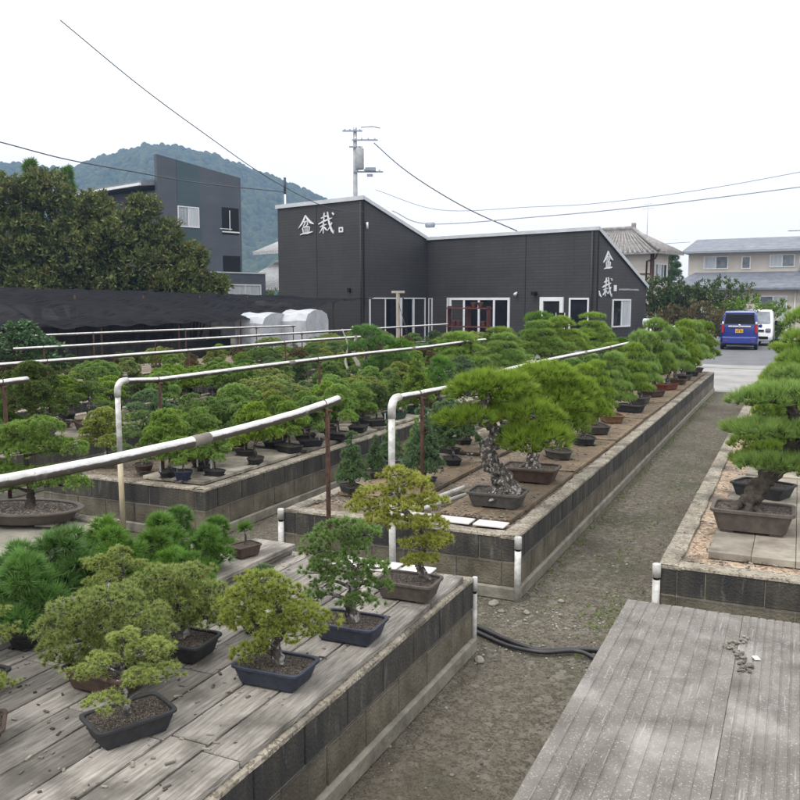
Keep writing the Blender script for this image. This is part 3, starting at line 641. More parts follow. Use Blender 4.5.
def crown(name, pads, species, matname, up=1.0):
    s = SP[species]; Ps, Ds, Ts = [], [], []
    for (c, rad) in pads:
        P, u = pad_points(c, tuple(q*(0.96 if species == 'white' else 1.0) for q in rad), s['sp'], lump=0.42 if species == 'white' else 0.28)
        if s['mode'] == 'tuft':
            d = u.copy(); d[:, 2] = np.maximum(d[:, 2], 0)*0.8 + (0.75 if species == 'pine' else 0.45)*up; P2 = P - nrm(d)*s['L']*0.35
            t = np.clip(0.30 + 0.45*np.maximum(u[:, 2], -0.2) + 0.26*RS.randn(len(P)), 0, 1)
            Ps.append(P2); Ds.append(nrm(d)); Ts.append(t)
        else:
            m = s['m']; C = np.repeat(P, m, 0); k = RS.randn(len(C), 3); k = nrm(k)
            out = np.repeat(u, m, 0); k = nrm(k + 0.7*out + np.array([0, 0, 0.35]))
            rc = s['rc']*np.repeat(0.6 + 0.8*RS.rand(len(P), 1), m, 0)
            Ps.append(C + k*rc*0.75); Ds.append(k)
            Ts.append(np.clip(np.repeat(0.42 + 0.28*RS.randn(len(P)), m) + 0.1*RS.randn(len(C)), 0, 1))
    P, D, T = np.concatenate(Ps), np.concatenate(Ds), np.concatenate(Ts)
    if s['mode'] == 'leaf': r = leaves(P, nrm(D + 0.4*RS.randn(*D.shape)), T, s['L'], s['W'])
    else: r = needles(P, D, T, s['n'], s['L'], s['W'], s['s'])
    return tri_mesh(name, *r, matname)
def spline(pts, n=6):
    v = [Vector(p) for p in pts]; v = [v[0]*2-v[1]] + v + [v[-1]*2-v[-2]]; P = []
    for i in range(1, len(v)-2):
        for k in range(n):
            t = k/n; a, b2, c2, d = v[i-1:i+3]
            P.append(0.5*((2*b2)+(c2-a)*t+(2*a-5*b2+4*c2-d)*t*t+(3*b2-a-3*c2+d)*t**3))
    P.append(v[-2]); return P
def trunk(name, path, r0, r1, pads, matname='bark', jit=0.5, seed=0, flare=1.5, twigs=5, fine=False):
    P = spline(path, 16 if fine else 6); n = len(P); b = MB(); rr = random.Random(seed)
    rad = [(r0 + (r1-r0)*(i/(n-1))**0.8)*(1 + (flare-1)*max(0, 1-i/(n*0.22))**2) for i in range(n)]
    b.tube(P, rad, 30 if fine else 14, jit=jit, seed=seed, rough=0.22 if fine else 0)
    # surface roots
    for k in range(5):
        a = k*1.256 + rr.uniform(-.4,.4); d = Vector((math.cos(a), math.sin(a), 0))
        b.tube([P[0] + d*r0*0.5 + Vector((0,0,r0*0.7)), P[0] + d*r0*1.5 + Vector((0,0,r0*0.22)), P[0] + d*r0*2.3 - Vector((0,0,0.012))], [r0*0.42, r0*0.3, r0*0.12], 7, jit=0.4, seed=k)
    for (c, rad2) in pads:
        c = Vector(c); zt = c.z - rad2[2]*0.2
        i = min(range(n), key=lambda j: abs(P[j].z - (zt - 0.10*(c - P[j]).length)) + 0.35*(c-P[j]).length)
        s = P[i]; mid = s.lerp(c, 0.5) + Vector((rr.uniform(-.03,.03), rr.uniform(-.03,.03), 0.03 - rad2[2]*0.2)); e = Vector((c.x, c.y, zt))
        r = max(0.006, min(rad[i]*0.55, 0.03)); sp = spline([s, mid, e], 4)
        b.tube(sp, [r + (0.004-r)*q/(len(sp)-1) for q in range(len(sp))], 7, jit=0.35, seed=i)
        for k in range(twigs):
            a = rr.uniform(0, 6.28); q = Vector((c.x + math.cos(a)*rad2[0]*0.8, c.y + math.sin(a)*rad2[1]*0.8, c.z + rad2[2]*0.15))
            sp = [e.lerp(mid, 0.3*(k % 3)), e.lerp(q, 0.55) + Vector((rr.uniform(-.01,.01),0,-0.008)), q]
            b.tube(sp, [max(0.0035, r*0.4), 0.0035, 0.002], 4)
    return b.mesh(name, matname)

# pots: real meshes by shape, unit width 1 and depth ratio, height ratio; scaled uniformly
def pot_mesh(shape, asp, hr, color):
    b = MB(); n = 40
    def loop(w, d, z):
        o = []
        for k in range(n):
            a = 2*math.pi*(k+0.5)/n; c, s = math.cos(a), math.sin(a); ex = 0.22 if shape == 'rect' else 1.0
            o.append((w/2*math.copysign(abs(c)**ex, c), d/2*math.copysign(abs(s)**ex, s), z))
        return o
    t = 0.035; A = asp
    taper = 0.80 if shape != 'round' else 0.68
    L_ = [loop(taper*0.9, A*taper*0.9, hr*0.10), loop(taper, A*taper, hr*0.12), loop(0.93, A*0.93-(1-A)*0.0, hr*0.80), loop(0.94, A*0.94, hr*0.84), loop(1.0, A+0.0, hr*0.87), loop(1.0, A, hr*0.98),
          loop(0.985, A-0.015, hr), loop(0.92, A-0.08, hr), loop(0.90, A-0.10, hr*0.97), loop(0.88, A-0.12, hr*0.6)]
    vs = [p for l in L_ for p in l]; fs = []
    for i in range(len(L_)-1):
        for k in range(n): k2 = (k+1) % n; fs.append((i*n+k, i*n+k2, (i+1)*n+k2, (i+1)*n+k))
    fs.append(tuple(reversed(range(n))))
    b.add(vs, fs)
    for sx in (-1,1):
        for sy in (-1,1): b.box((sx*taper*0.36, sy*A*taper*0.34, hr*0.06), (0.16, 0.13*A+0.03, hr*0.13), bev=0.008)
    me = b.mesh('pot', 'pot_' + color)
    s = MB(); so = loop(0.90, A-0.10, hr*0.88); vs = []; fs = []; rings = 7
    for q in range(rings+1):
        f = 1 - q/rings
        for k in range(n):
            x, y_, z = so[k]; hh = 0.05*(1-f)**1.0*hr*1.6 + 0.010*noise.noise(Vector((x*f*14, y_*f*14, 2)))
            vs.append((x*f, y_*f, z + hh*(1 if f < 1 else 0)))
    for q in range(rings):
        for k in range(n): k2 = (k+1) % n; fs.append((q*n+k, q*n+k2, (q+1)*n+k2, (q+1)*n+k))
    s.add(vs, fs, smooth=True); return me, s.mesh('soil', 'soil')
POTS = {}
def get_pot(shape, color):
    if (shape, color) not in POTS:
        asp, hr = {'rect': (0.68, 0.27), 'oval': (0.66, 0.22), 'round': (1.0, 0.52), 'deep': (0.75, 0.40), 'tray': (0.6, 0.11)}[shape]
        POTS[(shape, color)] = pot_mesh('rect' if shape in ('rect', 'deep') else ('round' if shape == 'round' else 'oval'), asp, hr, color) + (hr,)
    return POTS[(shape, color)]
def plant(name, label, cat, group, loc, rz, crown_me, trunk_me, scale, pot, potw, crownmat=None, tag=False, potrz=None, pots_h=None):
    sc = scale if isinstance(scale, tuple) else (scale,)*3
    e = empty(name, loc, rz, label, cat, group)
    pm, sm, hr = get_pot(*pot); ph = potw*hr*(pots_h or 1)
    p = link('pot', pm, e, scale=(potw, potw, potw*(pots_h or 1)), rz=potrz)
    link('soil', sm, p)
    z = ph*0.90
    t = link('trunk', trunk_me, e, loc=(0,0,z), scale=sc)
    c = link('foliage', crown_me, e, loc=(0,0,z), scale=sc)
    if crownmat:
        c.material_slots[0].link = 'OBJECT'; c.material_slots[0].material = M[crownmat]
    if tag:
        link('plant_tag', TAG, e, loc=(potw*0.3, -potw*0.2, ph*0.85), rz=random.uniform(0,3))
    return e
b = MB(); b.box((0,0,0.05), (0.018, 0.002, 0.10)); b.box((0,0,0.0), (0.008, 0.0018, 0.03)); TAG = b.mesh('plant_tag', 'sign')

def weeds():
    rr = random.Random(31); P = []
    for k in range(900):
        q = rr.random()
        if q < 0.35: P.append((-1.86 + abs(rr.gauss(0, 0.06)) + 0.03, rr.uniform(6.3, 22), 0))
        elif q < 0.6: P.append((-0.83 - abs(rr.gauss(0, 0.07)), rr.uniform(6.2, 20), 0))
        elif q < 0.8: P.append((rr.gauss(-1.25, 0.16), 5.3 + 10*rr.random()**1.5, 0))
        elif q < 0.9: P.append((rr.gauss(-1.15, 0.1), rr.gauss(6.1, 0.25), 0))
        else: P.append((rr.choice((-4.02, -4.95)) + rr.gauss(0, 0.04), rr.uniform(2, 12), 0))
    P = np.array(P); D = np.tile([0, 0, 1.0], (len(P), 1)); r_ = needles(P, D, RS.rand(len(P)), 9, 0.032, 0.004, 0.75)
    link('weeds', tri_mesh('weeds', *r_, 'needleolive'), kind='stuff')
weeds()
# --- generic prototypes
def proto_pine(seed, h=1.0, w=0.8, layers=5, lean=0.1, species='pine', m='needle', r0=0.05):
    rr = random.Random(seed); pads = []
    path = [(0,0,-0.02)]
    for k in range(1, 6): path.append((lean*k/5 + rr.uniform(-.05,.05), rr.uniform(-.05,.05), h*0.86*k/5))
    for i in range(layers):
        f = i/(layers-1); z = h*(0.30 + 0.62*f); R_ = w/2*(1 - 0.60*f); k = 4 if f < 0.5 else (3 if f < 0.9 else 1)
        a0 = rr.uniform(0, 6.28)
        for j in range(k):
            a = a0 + 6.283*j/k + rr.uniform(-.3,.3); d = R_*0.62 if k > 1 else 0
            pr_ = R_*rr.uniform(0.50, 0.66) if k > 1 else w*0.24
            pads.append(((lean*(0.2+0.7*f) + math.cos(a)*d, math.sin(a)*d, z + rr.uniform(-.05,.05)), (pr_*rr.uniform(.85,1.15), pr_*rr.uniform(.75,1.05), 0.070+0.050*rr.random())))
    return crown('foliage', pads, species, m), trunk('trunk', path, r0, 0.015, pads, seed=seed), h
def proto_clump(seed, h=0.6, w=0.55, species='white', m='white', k=9, up=0.35, r0=0.022, bark='bark', shape='bush'):
    rr = random.Random(seed); pads = []
    path = [(0,0,-0.02), (rr.uniform(-.05,.05), rr.uniform(-.04,.04), h*0.22), (rr.uniform(-.07,.07), rr.uniform(-.05,.05), h*0.5), (rr.uniform(-.03,.03), 0, h*0.85)]
    if shape == 'bush':
        for i in range(k):
            f = i/(k-1); z = h*(up + (0.92-up)*f); R_ = w/2*(1-0.72*f**1.3); a = i*2.4 + rr.uniform(-.4,.4); d = R_*rr.uniform(.5,.8)*(f < 0.95)
            pr_ = w*rr.uniform(0.15, 0.22)*(1-0.25*f)
            pads.append(((math.cos(a)*d, math.sin(a)*d, z), (pr_*1.1, pr_, pr_*0.55)))
    elif shape == 'cone':
        for i in range(k):
            f = i/(k-1); z = h*(0.12 + 0.82*f); R_ = w/2*(1-0.85*f); nn = 3 if f < 0.75 else 1
            for j in range(nn):
                a = i*1.1 + 6.283*j/nn; d = R_*0.5 if nn > 1 else 0
                pads.append(((math.cos(a)*d, math.sin(a)*d, z), (max(R_*0.5,.03), max(R_*0.5,.03), max(R_*0.5, 0.035))))
    elif shape == 'dome':
        pads.append(((0,0,h*0.62), (w/2, w*0.46, h*0.36)))
        for i in range(4):
            a = i*1.57+0.5; pads.append(((math.cos(a)*w*0.25, math.sin(a)*w*0.25, h*0.55), (w*0.22, w*0.2, h*0.22)))
    return crown('foliage', pads, species, m), trunk('trunk', path, r0, 0.006, pads, bark, seed=seed, twigs=3), h
PR = {}
PR['bp'] = [proto_pine(s, 1.05, 0.98, 5, lean) for s, lean in ((1,0.12),(2,-0.15),(3,0.05),(14,-0.05))]
PR['bpo'] = [proto_pine(s, 1.0, 0.9, 5, 0.05, m='needleolive') for s in (4, 5)]
PR['young'] = [proto_pine(s, 0.42, 0.36, 3, 0.03, species='young', m='needledark', r0=0.014) for s in (6, 7)]
PR['tuft'] = [(lambda pads: (crown('foliage', pads, 'young', 'needledark'), trunk('trunk', [(0,0,-.02),(0.01,0,.05),(0,0,.10)], .011, .006, pads, seed=3), 0.2))([((0,0,0.11),(0.05,0.05,0.045))])]
PR['wp'] = [proto_clump(s, 0.65, 0.58) for s in (8, 9, 10)]
PR['ju'] = [proto_clump(s, 0.60, 0.62, 'jun', 'juniper', 10, 0.30) for s in (11, 12, 13)]
PR['cone'] = [proto_clump(s, 0.60, 0.34, 'cone', 'bluegreen', 7, shape='cone', bark='barkdark') for s in (15, 16)]
PR['dome'] = [proto_clump(s, 0.55, 0.70, 'jun', 'juniper', shape='dome') for s in (17, 18)]
PR['bl'] = [proto_clump(s, 0.70, 0.62, 'leaf', 'leaf', 11, 0.3, bark='barkdark') for s in (19, 20)]
DESC = {'bp': 'bright cloud-pruned pine', 'bpo': 'olive cloud-pruned pine', 'young': 'small tufted black pine', 'tuft': 'tiny tufted pine', 'wp': 'clumpy white pine', 'ju': 'green juniper',
        'cone': 'blue-green conifer', 'dome': 'dome-shaped evergreen', 'bl': 'leafy bonsai'}
CATN = {'bp': 'pine', 'bpo': 'pine', 'young': 'pine', 'tuft': 'pine', 'wp': 'pine', 'ju': 'juniper', 'cone': 'conifer', 'dome': 'bonsai', 'bl': 'bonsai'}
NAME = {'bp': 'pine_bonsai', 'bpo': 'pine_bonsai', 'young': 'young_pine_bonsai', 'tuft': 'young_pine_bonsai', 'wp': 'white_pine_bonsai', 'ju': 'juniper_bonsai', 'cone': 'conifer_bonsai', 'dome': 'domed_bonsai', 'bl': 'broadleaf_bonsai'}
POTN = {'taupe': 'brown', 'blueblack': 'dark'}
ALL = []
def put(kind, x, y, h, pot=('rect','black'), potw=0.34, label=None, group=None, m=None, z=0.527, wx=1.0, rz=None, tag=False):
    rr = random.Random(int(x*1000+y*733)); c, t, h0 = PR[kind][rr.randrange(len(PR[kind]))]
    ph_ = potw*get_pot(*pot)[2]*0.9; s = max(0.6*h, h - ph_)/h0; e = plant(NAME[kind], label or '', CATN[kind], group, (x, y, z), rr.uniform(0, 6.28) if rz is None else rz, c, t, (s*wx, s*wx, s), pot, potw, m, tag,
                        potrz=None); 
    if kind in ('bp', 'bpo', 'wp', 'young') or pot[0] in ('rect', 'deep'):
        k = round((e.rotation_euler.z)/(math.pi/2))*math.pi/2 + rr.uniform(-.12,.12); e.children[0].rotation_euler.z = k - e.rotation_euler.z
    ALL.append([kind, x, y, e, label is not None, pot]); return e

# --- individually modelled trees; local x = right in the photo, y = away, z = up (metres)
def hero(name, label, loc, pads, path, r0, r1, species, m, pot, potw, cat='pine', barkm='bark', potrz=0, jit=0.5, flare=1.5, group='bonsai trees in pots', tag=False, pots_h=None, twigs=5, zs=1.0, z0=0.0, ws=1.0):
    pads = [((c[0]*ws, c[1]*ws, c[2]*zs+z0), (q[0]*ws, q[1]*ws, q[2])) for c, q in pads]; path = [(p[0], p[1], p[2]*zs) for p in path]
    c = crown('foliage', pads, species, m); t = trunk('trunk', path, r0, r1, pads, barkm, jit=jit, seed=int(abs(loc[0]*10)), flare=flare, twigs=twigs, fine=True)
    e = plant(name, label, cat, group, loc, YAW, c, t, 1.0, pot, potw, None, tag, potrz=potrz - YAW, pots_h=pots_h); ALL.append(['hero', loc[0], loc[1], e, True, pot]); return e
def U(s, L):  # pads given in hundredths of a scale unit
    return [((a*s, b*s, c*s), (d*s, e*s, f*s)) for (a, b, c, d, e, f) in L]
# front pine, leaning left, plated whitish bark
s = 1/115
hero('pine_bonsai', 'large pine with twisted white-flaked trunk at the front of the pine bed', (-2.30, 7.0, 0.527),
     U(s, [(-10,0,104,34,30,14),(-28,8,97,22,22,11),(8,10,105,26,26,13),(-30,-6,74,28,24,10),(-48,0,70,15,16,8),(-6,14,76,28,24,11),(30,0,77,30,26,13),
           (36,-8,54,32,28,17),(22,-16,50,22,20,14),(52,2,54,18,18,13),(10,24,90,26,22,13)]),
     [(0.06,0,-0.02),(0.03,0,0.12),(-0.06,0.01,0.26),(-0.09,0,0.40),(-0.01,0.02,0.50),(-0.10,0,0.62),(-0.13,0,0.74),(-0.08,0,0.90)], 0.088, 0.022, 'pine', 'needle', ('rect','grey'), 0.50, jit=0.75, potrz=0.05, flare=1.55)
s = 1/100
hero('pine_bonsai', 'second large pine on the pine bed, brown rectangular pot', (-2.33, 8.12, 0.527),
     U(s, [(14,0,106,28,26,13),(-4,10,98,24,24,12),(34,6,94,24,24,12),(10,-8,78,34,30,13),(38,0,70,22,22,12),(-10,0,74,22,20,11),(22,0,54,26,24,13),(40,10,84,22,22,12),(0,4,58,20,20,11)]),
     [(0,0,-0.02),(0.02,0,0.15),(0.10,0,0.32),(0.08,0.02,0.55),(0.14,0,0.95)], 0.065, 0.02, 'pine', 'needle', ('rect','brown'), 0.56, potrz=0.05, zs=0.84)
# huge pine on the right bed
s = 1/128
hero('pine_bonsai', 'huge bright pine with thick leaning trunk at front of right bed', (-0.25, 7.0, 0.54),
     U(s, [(28,0,112,40,34,10),(0,4,106,24,26,9),(60,8,110,34,34,10),(4,-6,78,34,32,9),(44,-10,75,34,30,10),(-6,4,78,22,20,8),(76,0,80,32,34,10),
           (14,-14,47,30,26,9),(50,-18,45,36,28,11),(82,-6,48,30,28,10)]),
     [(-0.06,0,-0.03),(-0.02,0,0.07),(0.06,0,0.20),(0.20,0.02,0.34),(0.30,0.02,0.52),(0.28,0.02,0.72),(0.24,0.02,0.92)], 0.088, 0.03, 'pine', 'needle', ('rect','taupe'), 0.60, barkm='barkdark', jit=0.55, potrz=0.0, flare=1.25, pots_h=1.15)
put('bp', -0.22, 8.3, 0.95, ('rect','black'), 0.5, 'bright pine in black pot right behind the huge right pine', m='needle', wx=0.75)
put('bp', 0.02, 9.9, 1.10, ('rect','black'), 0.5, 'spreading olive pine, third pot on the right bed', m='needle', wx=0.95)
put('bp', 0.15, 12.0, 1.62, ('rect','brown'), 0.6, 'tallest dense pine at the right edge, on right bed', m='needle', wx=0.80)
put('ju', -0.12, 11.7, 0.75, ('rect','black'), 0.4, 'greyish low juniper on the right bed before the tallest pine', m='bluegreen')
put('bp', -0.1, 14.4, 1.15, ('rect','brown'), 0.5, 'farther bright pine on the right bed, beyond the tallest', m='needle')
put('bp', 0.3, 16.5, 1.2, ('rect','brown'), 0.5, 'farthest pine on the right bed', m='needleolive')

# foreground white pines on the planks
s = 1/167
hero('white_pine_bonsai', 'yellowish needle bonsai in taupe rectangular pot on the plank deck', (-2.03, 4.52, 0.545),
     U(s, [(-12,0,126,16,14,8),(4,0,116,20,18,9),(-28,4,104,22,18,9),(-46,0,90,15,14,8),(-10,-4,92,26,20,9),(16,4,96,18,18,9),(-26,-6,78,22,18,8),(2,-6,74,22,18,9),(22,0,72,18,16,9),(30,-4,56,14,14,8),(14,-8,54,20,16,8),(8,-10,36,16,12,7),(20,-4,34,12,12,6)]),
     [(0.10,0,-0.02),(0.06,0,0.12),(0.10,0,0.26),(0.02,0,0.40),(-0.06,0,0.52),(-0.04,0,0.68)], 0.026, 0.008, 'white', 'yellow', ('rect','taupe'), 0.37, potrz=0.04, pots_h=1.15, zs=0.92, z0=-0.06)
s = 1/192
hero('white_pine_bonsai', 'green clumpy white pine in dark blue rectangular pot on planks', (-2.05, 3.82, 0.545),
     U(s, [(-4,0,118,20,18,10),(14,4,110,18,16,9),(-26,0,106,20,16,8),(-34,0,92,14,12,7),(10,0,96,16,14,8),(-10,-4,82,28,20,9),(24,0,74,18,16,8),(-32,-2,70,18,14,8),(2,-8,62,22,16,8),(26,0,52,14,14,7),(-26,0,54,14,12,7),(10,-12,40,20,14,8),(-36,0,40,14,12,6)]),
     [(0.02,0,-0.02),(0.0,0,0.14),(0.05,0,0.26),(-0.03,0,0.38),(-0.02,0,0.56)], 0.030, 0.008, 'white', 'white', ('rect','blueblack'), 0.36, potrz=0.04, pots_h=1.05, zs=0.90, z0=-0.06)
s = 1/212
hero('white_pine_bonsai', 'low spreading white pine at bottom centre, thin curved pale trunk', (-2.12, 3.22, 0.545),
     U(s, [(-10,0,106,22,18,10),(-26,0,96,18,16,9),(8,0,96,20,16,9),(-28,0,82,24,18,10),(2,-4,78,28,20,10),(24,0,72,20,18,9),(-36,0,66,18,16,10),(-12,-6,62,24,18,9),(34,0,58,22,18,9),(10,-8,52,24,18,9),(-18,-8,36,15,14,9),(-28,-4,26,14,12,9)]),
     [(0.02,0,-0.02),(0.0,0,0.10),(0.04,0,0.20),(0.0,0,0.32),(-0.02,0,0.46)], 0.026, 0.008, 'white', 'yellowmix', ('rect','blueblack'), 0.36, potrz=0.05, zs=0.88, z0=-0.06, ws=1.06)
s = 1/204
hero('white_pine_bonsai', 'broad yellow-tipped white pine in dark pot, left of bottom centre', (-2.72, 3.28, 0.545),
     U(s, [(-14,0,96,24,20,11),(8,4,98,22,18,10),(-34,0,80,20,18,11),(-6,0,78,30,24,11),(24,0,80,22,20,10),(36,0,62,18,16,10),(8,-6,60,28,20,11),(-22,0,56,24,20,10),(26,0,44,20,18,10),(-6,0,40,24,18,9),(40,0,40,12,12,8)]),
     [(0,0,-0.02),(0.03,0,0.10),(-0.02,0,0.22),(0,0,0.42)], 0.028, 0.008, 'white', 'yellowmix', ('rect','black'), 0.36, potrz=0.05, zs=0.80, z0=-0.07, ws=1.05)
s = 1/218
hero('white_pine_bonsai', 'mounded yellow-green white pine in the bottom left foreground', (-2.78, 2.86, 0.545),
     U(s, [(0,0,118,26,22,12),(-24,0,106,24,20,11),(20,0,100,26,22,11),(-42,0,86,22,18,11),(-8,0,88,30,24,12),(34,0,82,22,20,12),(-46,0,64,20,18,11),(-22,0,66,26,22,11),(16,-4,64,30,24,12),(44,0,58,16,16,11),(-34,0,42,22,18,10),(6,-6,44,26,22,10),(34,0,40,18,16,10)]),
     [(0,0,-0.02),(-0.03,0,0.10),(0.02,0,0.24),(0,0,0.48)], 0.030, 0.008, 'white', 'yellowmix', ('rect','brown'), 0.38, potrz=0.0, zs=0.82, z0=-0.13, ws=1.12)
put('wp', -2.40, 2.56, 0.44, ('rect','black'), 0.34, 'low yellow-tipped pine mound at the bottom edge', m='yellowmix', z=0.545, wx=1.5)
put('wp', -3.28, 2.50, 0.50, ('rect','black'), 0.34, 'yellow-green pine mound in the bottom left corner', m='yellowmix', z=0.545, wx=1.3)
put('wp', -2.92, 2.20, 0.44, ('rect','brown'), 0.32, 'clumpy pine nearest the camera at the lower left', m='yellowmix', z=0.545, wx=1.3)
put('wp', -2.52, 3.72, 0.36, ('rect','black'), 0.24, 'small green pine on the planks behind the broad yellow-tipped one', m='white', z=0.545, wx=1.2)
put('wp', -3.12, 3.30, 0.50, ('rect','brown'), 0.30, 'clumpy pine between black pines and the yellow-green mound', m='yellowmix', z=0.545, wx=1.25)
put('young', -3.02, 3.75, 0.34, ('round','black'), 0.18, 'small black pine squeezed between the two yellow-tipped mounds', z=0.545, wx=1.1)
# dark-green black pines at left
for i, (x, y, h, lb) in enumerate(((-3.50,3.02,0.50,'black pine tufts above the bottom left corner'), (-3.62,3.45,0.50,'bushy dark green black pine below the left bed wall'),
        (-3.72,3.85,0.42,'black pine with upright tufts beside the left bed wall'), (-3.38,3.55,0.46,'dense black pine just behind the yellow-green mound'),
        (-3.55,4.15,0.42,'rounded black pine behind the plank edge, left group'), (-3.40,3.95,0.40,'low black pine before the raised plank'),
        (-3.78,4.55,0.36,'rearmost black pine of the left foreground group'), (-3.75,3.20,0.42,'leftmost black pine on the deck edge by the left bed'), (-3.15,3.72,0.36,'black pine in the middle of the left foreground group'), (-3.60,2.75,0.40,'black pine at the left edge before the bottom left corner'), (-3.52,4.62,0.30,'tiny black pine at the far left corner of the deck'), (-3.30,4.25,0.36,'black pine just left of the lone small pot'))):
    put('young', x, y, h*0.95, ('round' if i % 3 == 0 else 'rect', 'black'), 0.18, lb, 'young black pines on the foreground deck', z=0.545, wx=1.15)
e = put('tuft', -3.22, 4.55, 0.26, ('deep','brown'), 0.19, 'lone round-headed black pine in small deep pot on raised plank', z=0.638, wx=0.85)
# oval tray forest at left
s = 1/129
hero('forest_bonsai', 'dark multi-trunk grove in a wide oval tray on left bed', (-5.70, 4.98, 0.508),
     U(s, [(22,0,84,18,18,9),(2,0,80,22,20,9),(54,0,62,14,14,8),(44,-4,26,22,18,8),(24,0,66,20,18,8),(-30,0,70,20,18,9),(0,0,60,26,22,9),(-40,0,40,20,18,10),(-16,-4,34,26,20,10),(10,-4,32,24,20,9),(34,0,34,16,16,8),(-34,-4,22,18,16,7)]),
     [(0.05,0,-0.02),(0.06,0,0.15),(0.04,0,0.35),(0.02,0,0.62)], 0.035, 0.01, 'cone', 'juniper', ('tray','taupe'), 1.0, cat='bonsai', barkm='barkdark', potrz=0.30, twigs=3)
for k, (x, y, h, lb) in enumerate(((-6.3,4.5,0.55,'bright pine behind the oval tray at the left edge'), (-6.5,5.0,0.6,'bushy pine at the far end of the left edge bed'))):
    put('bp', x, y, h, ('rect','brown'), 0.34, lb, m='needledark')

# --- pine bed, right row
row = [(-2.40,9.45,1.16,.75,'grey','oval'),(-2.36,10.5,1.1,.8,'black','oval'),(-2.40,11.44,1.17,.7,'grey','rect'),(-2.42,12.6,1.22,.8,'tan','rect'),(-2.38,13.9,1.28,.8,'black','rect'),(-2.42,15.1,1.36,.82,'grey','rect'),
       (-2.38,16.3,1.48,.85,'brown','rect'),(-2.32,17.7,1.36,.9,'red','rect'),(-2.30,18.9,1.3,.9,'brown','rect'),(-2.28,20.0,1.38,.9,'black','rect'),(-2.28,21.2,1.4,1.0,'black','rect'),(-2.3,22.2,1.38,1.1,'brown','rect')]
for i, (x, y, h, w, pc, ps) in enumerate(row):
    put('bp', x, y, h*(0.93 if i > 4 else 0.86), (ps, pc), 0.44, f'large pine, {POTN.get(pc, pc)} pot, {ORD[i+2]} from the front of the pine bed path row', 'large pines along the path', m='needle', wx=w/0.98*0.84*(1.05/h)**0.4)
# pine bed, left row: small conifers then bigger pines
small = [('cone',-3.69,6.92,.56,'bluegreen'),('cone',-3.80,7.62,.42,None),('cone',-3.83,8.05,.52,None),('cone',-3.70,8.42,.5,'juniper'),('cone',-3.22,7.50,.74,None),('ju',-3.35,8.6,.62,'bluegreen'),
         ('ju',-3.62,9.2,.62,'bluegreen'),('wp',-3.30,9.7,.6,'bluegreen'),('cone',-3.72,9.9,.6,None),('ju',-3.45,10.6,.62,None),('wp',-3.62,11.5,.65,None),('wp',-3.4,12.5,.7,None)]
for i, (k, x, y, h, mm) in enumerate(small):
    put(k, x, y, h, ('rect','black'), 0.26, None, 'small conifers on the pine bed', m=mm)
for i, y in enumerate((13.6,14.8,16.0,17.3,18.6,20,21.4)):
    put('bp', -3.55, y, 0.72 + 0.04*i, ('rect','brown'), 0.4, None, None, m='needledark' if i % 2 else 'needle')
# --- juniper bed
front = [('ju',-5.72,6.80,.66,'black','oval',.28),('ju',-5.46,6.70,.42,'navy','round',.19),('ju',-5.33,7.03,.44,'black','oval',.26),('ju',-5.76,7.36,.62,'black','oval',.26),('ju',-5.60,7.20,.4,'black','oval',.22),
         ('ju',-5.32,7.75,.64,'black','oval',.28),('ju',-5.70,8.1,.60,'black','oval',.28),('ju',-5.36,8.50,.58,'black','rect',.32),('ju',-5.72,8.75,.60,'black','rect',.28),('ju',-5.35,8.98,.60,'black','rect',.30),('ju',-5.66,9.35,.6,'black','rect',.28),
         ('ju',-5.28,9.55,.68,'black','rect',.36),('ju',-5.70,10.0,.66,'black','rect',.3),('ju',-5.34,10.22,.66,'black','rect',.34),('bl',-5.38,10.85,.56,'black','rect',.34),('ju',-5.72,11.0,.6,'black','rect',.3),
         ('cone',-5.45,11.6,.75,'green','rect',.40),('cone',-5.40,12.3,.95,'green','rect',.40),('young',-5.36,13.1,.8,'brown','rect',.5)]
for k, x, y, h, pc, ps, pw in front:
    put(k, x, y, h, (ps, pc), pw, m=('juniper' if k == 'cone' else ('leaf' if k == 'bl' else None)), wx=1.1 if k == 'cone' else 1.0, tag=random.random() < 0.3)
big = [('bp',-6.15,16.0,1.30,1.3,'needle','second-nearest broad pine on the juniper bed, rocky root at its left'),('bp',-5.6,17.5,1.15,1.2,'needle','broad pine with low pads on juniper bed, before the building door'),
       ('bp',-6.4,19.3,1.3,1.25,'needleolive','olive-green broad pine on the juniper bed before the red shelf'),('bp',-5.8,21.0,1.35,1.3,'needle','spreading pine on the juniper bed under the white door'),
       ('bp',-6.4,23.6,1.62,1.1,'needledark','round-headed pine on juniper bed against the dark windows'),('bp',-5.75,22.9,1.50,1.35,'needleolive','dense layered pine on juniper bed before the right doors'),
       ('bp',-5.5,25.4,1.5,1.2,'needle','farthest wide pine at the end of the juniper bed'),('bp',-6.7,14.8,1.15,1.0,'needledark','dark pine beside the bleached trunk on the juniper bed')]
for k, x, y, h, w, mm, lb in big: put(k, x, y, h*0.90, ('rect','brown'), 0.5, lb, m=mm, wx=w*0.95)
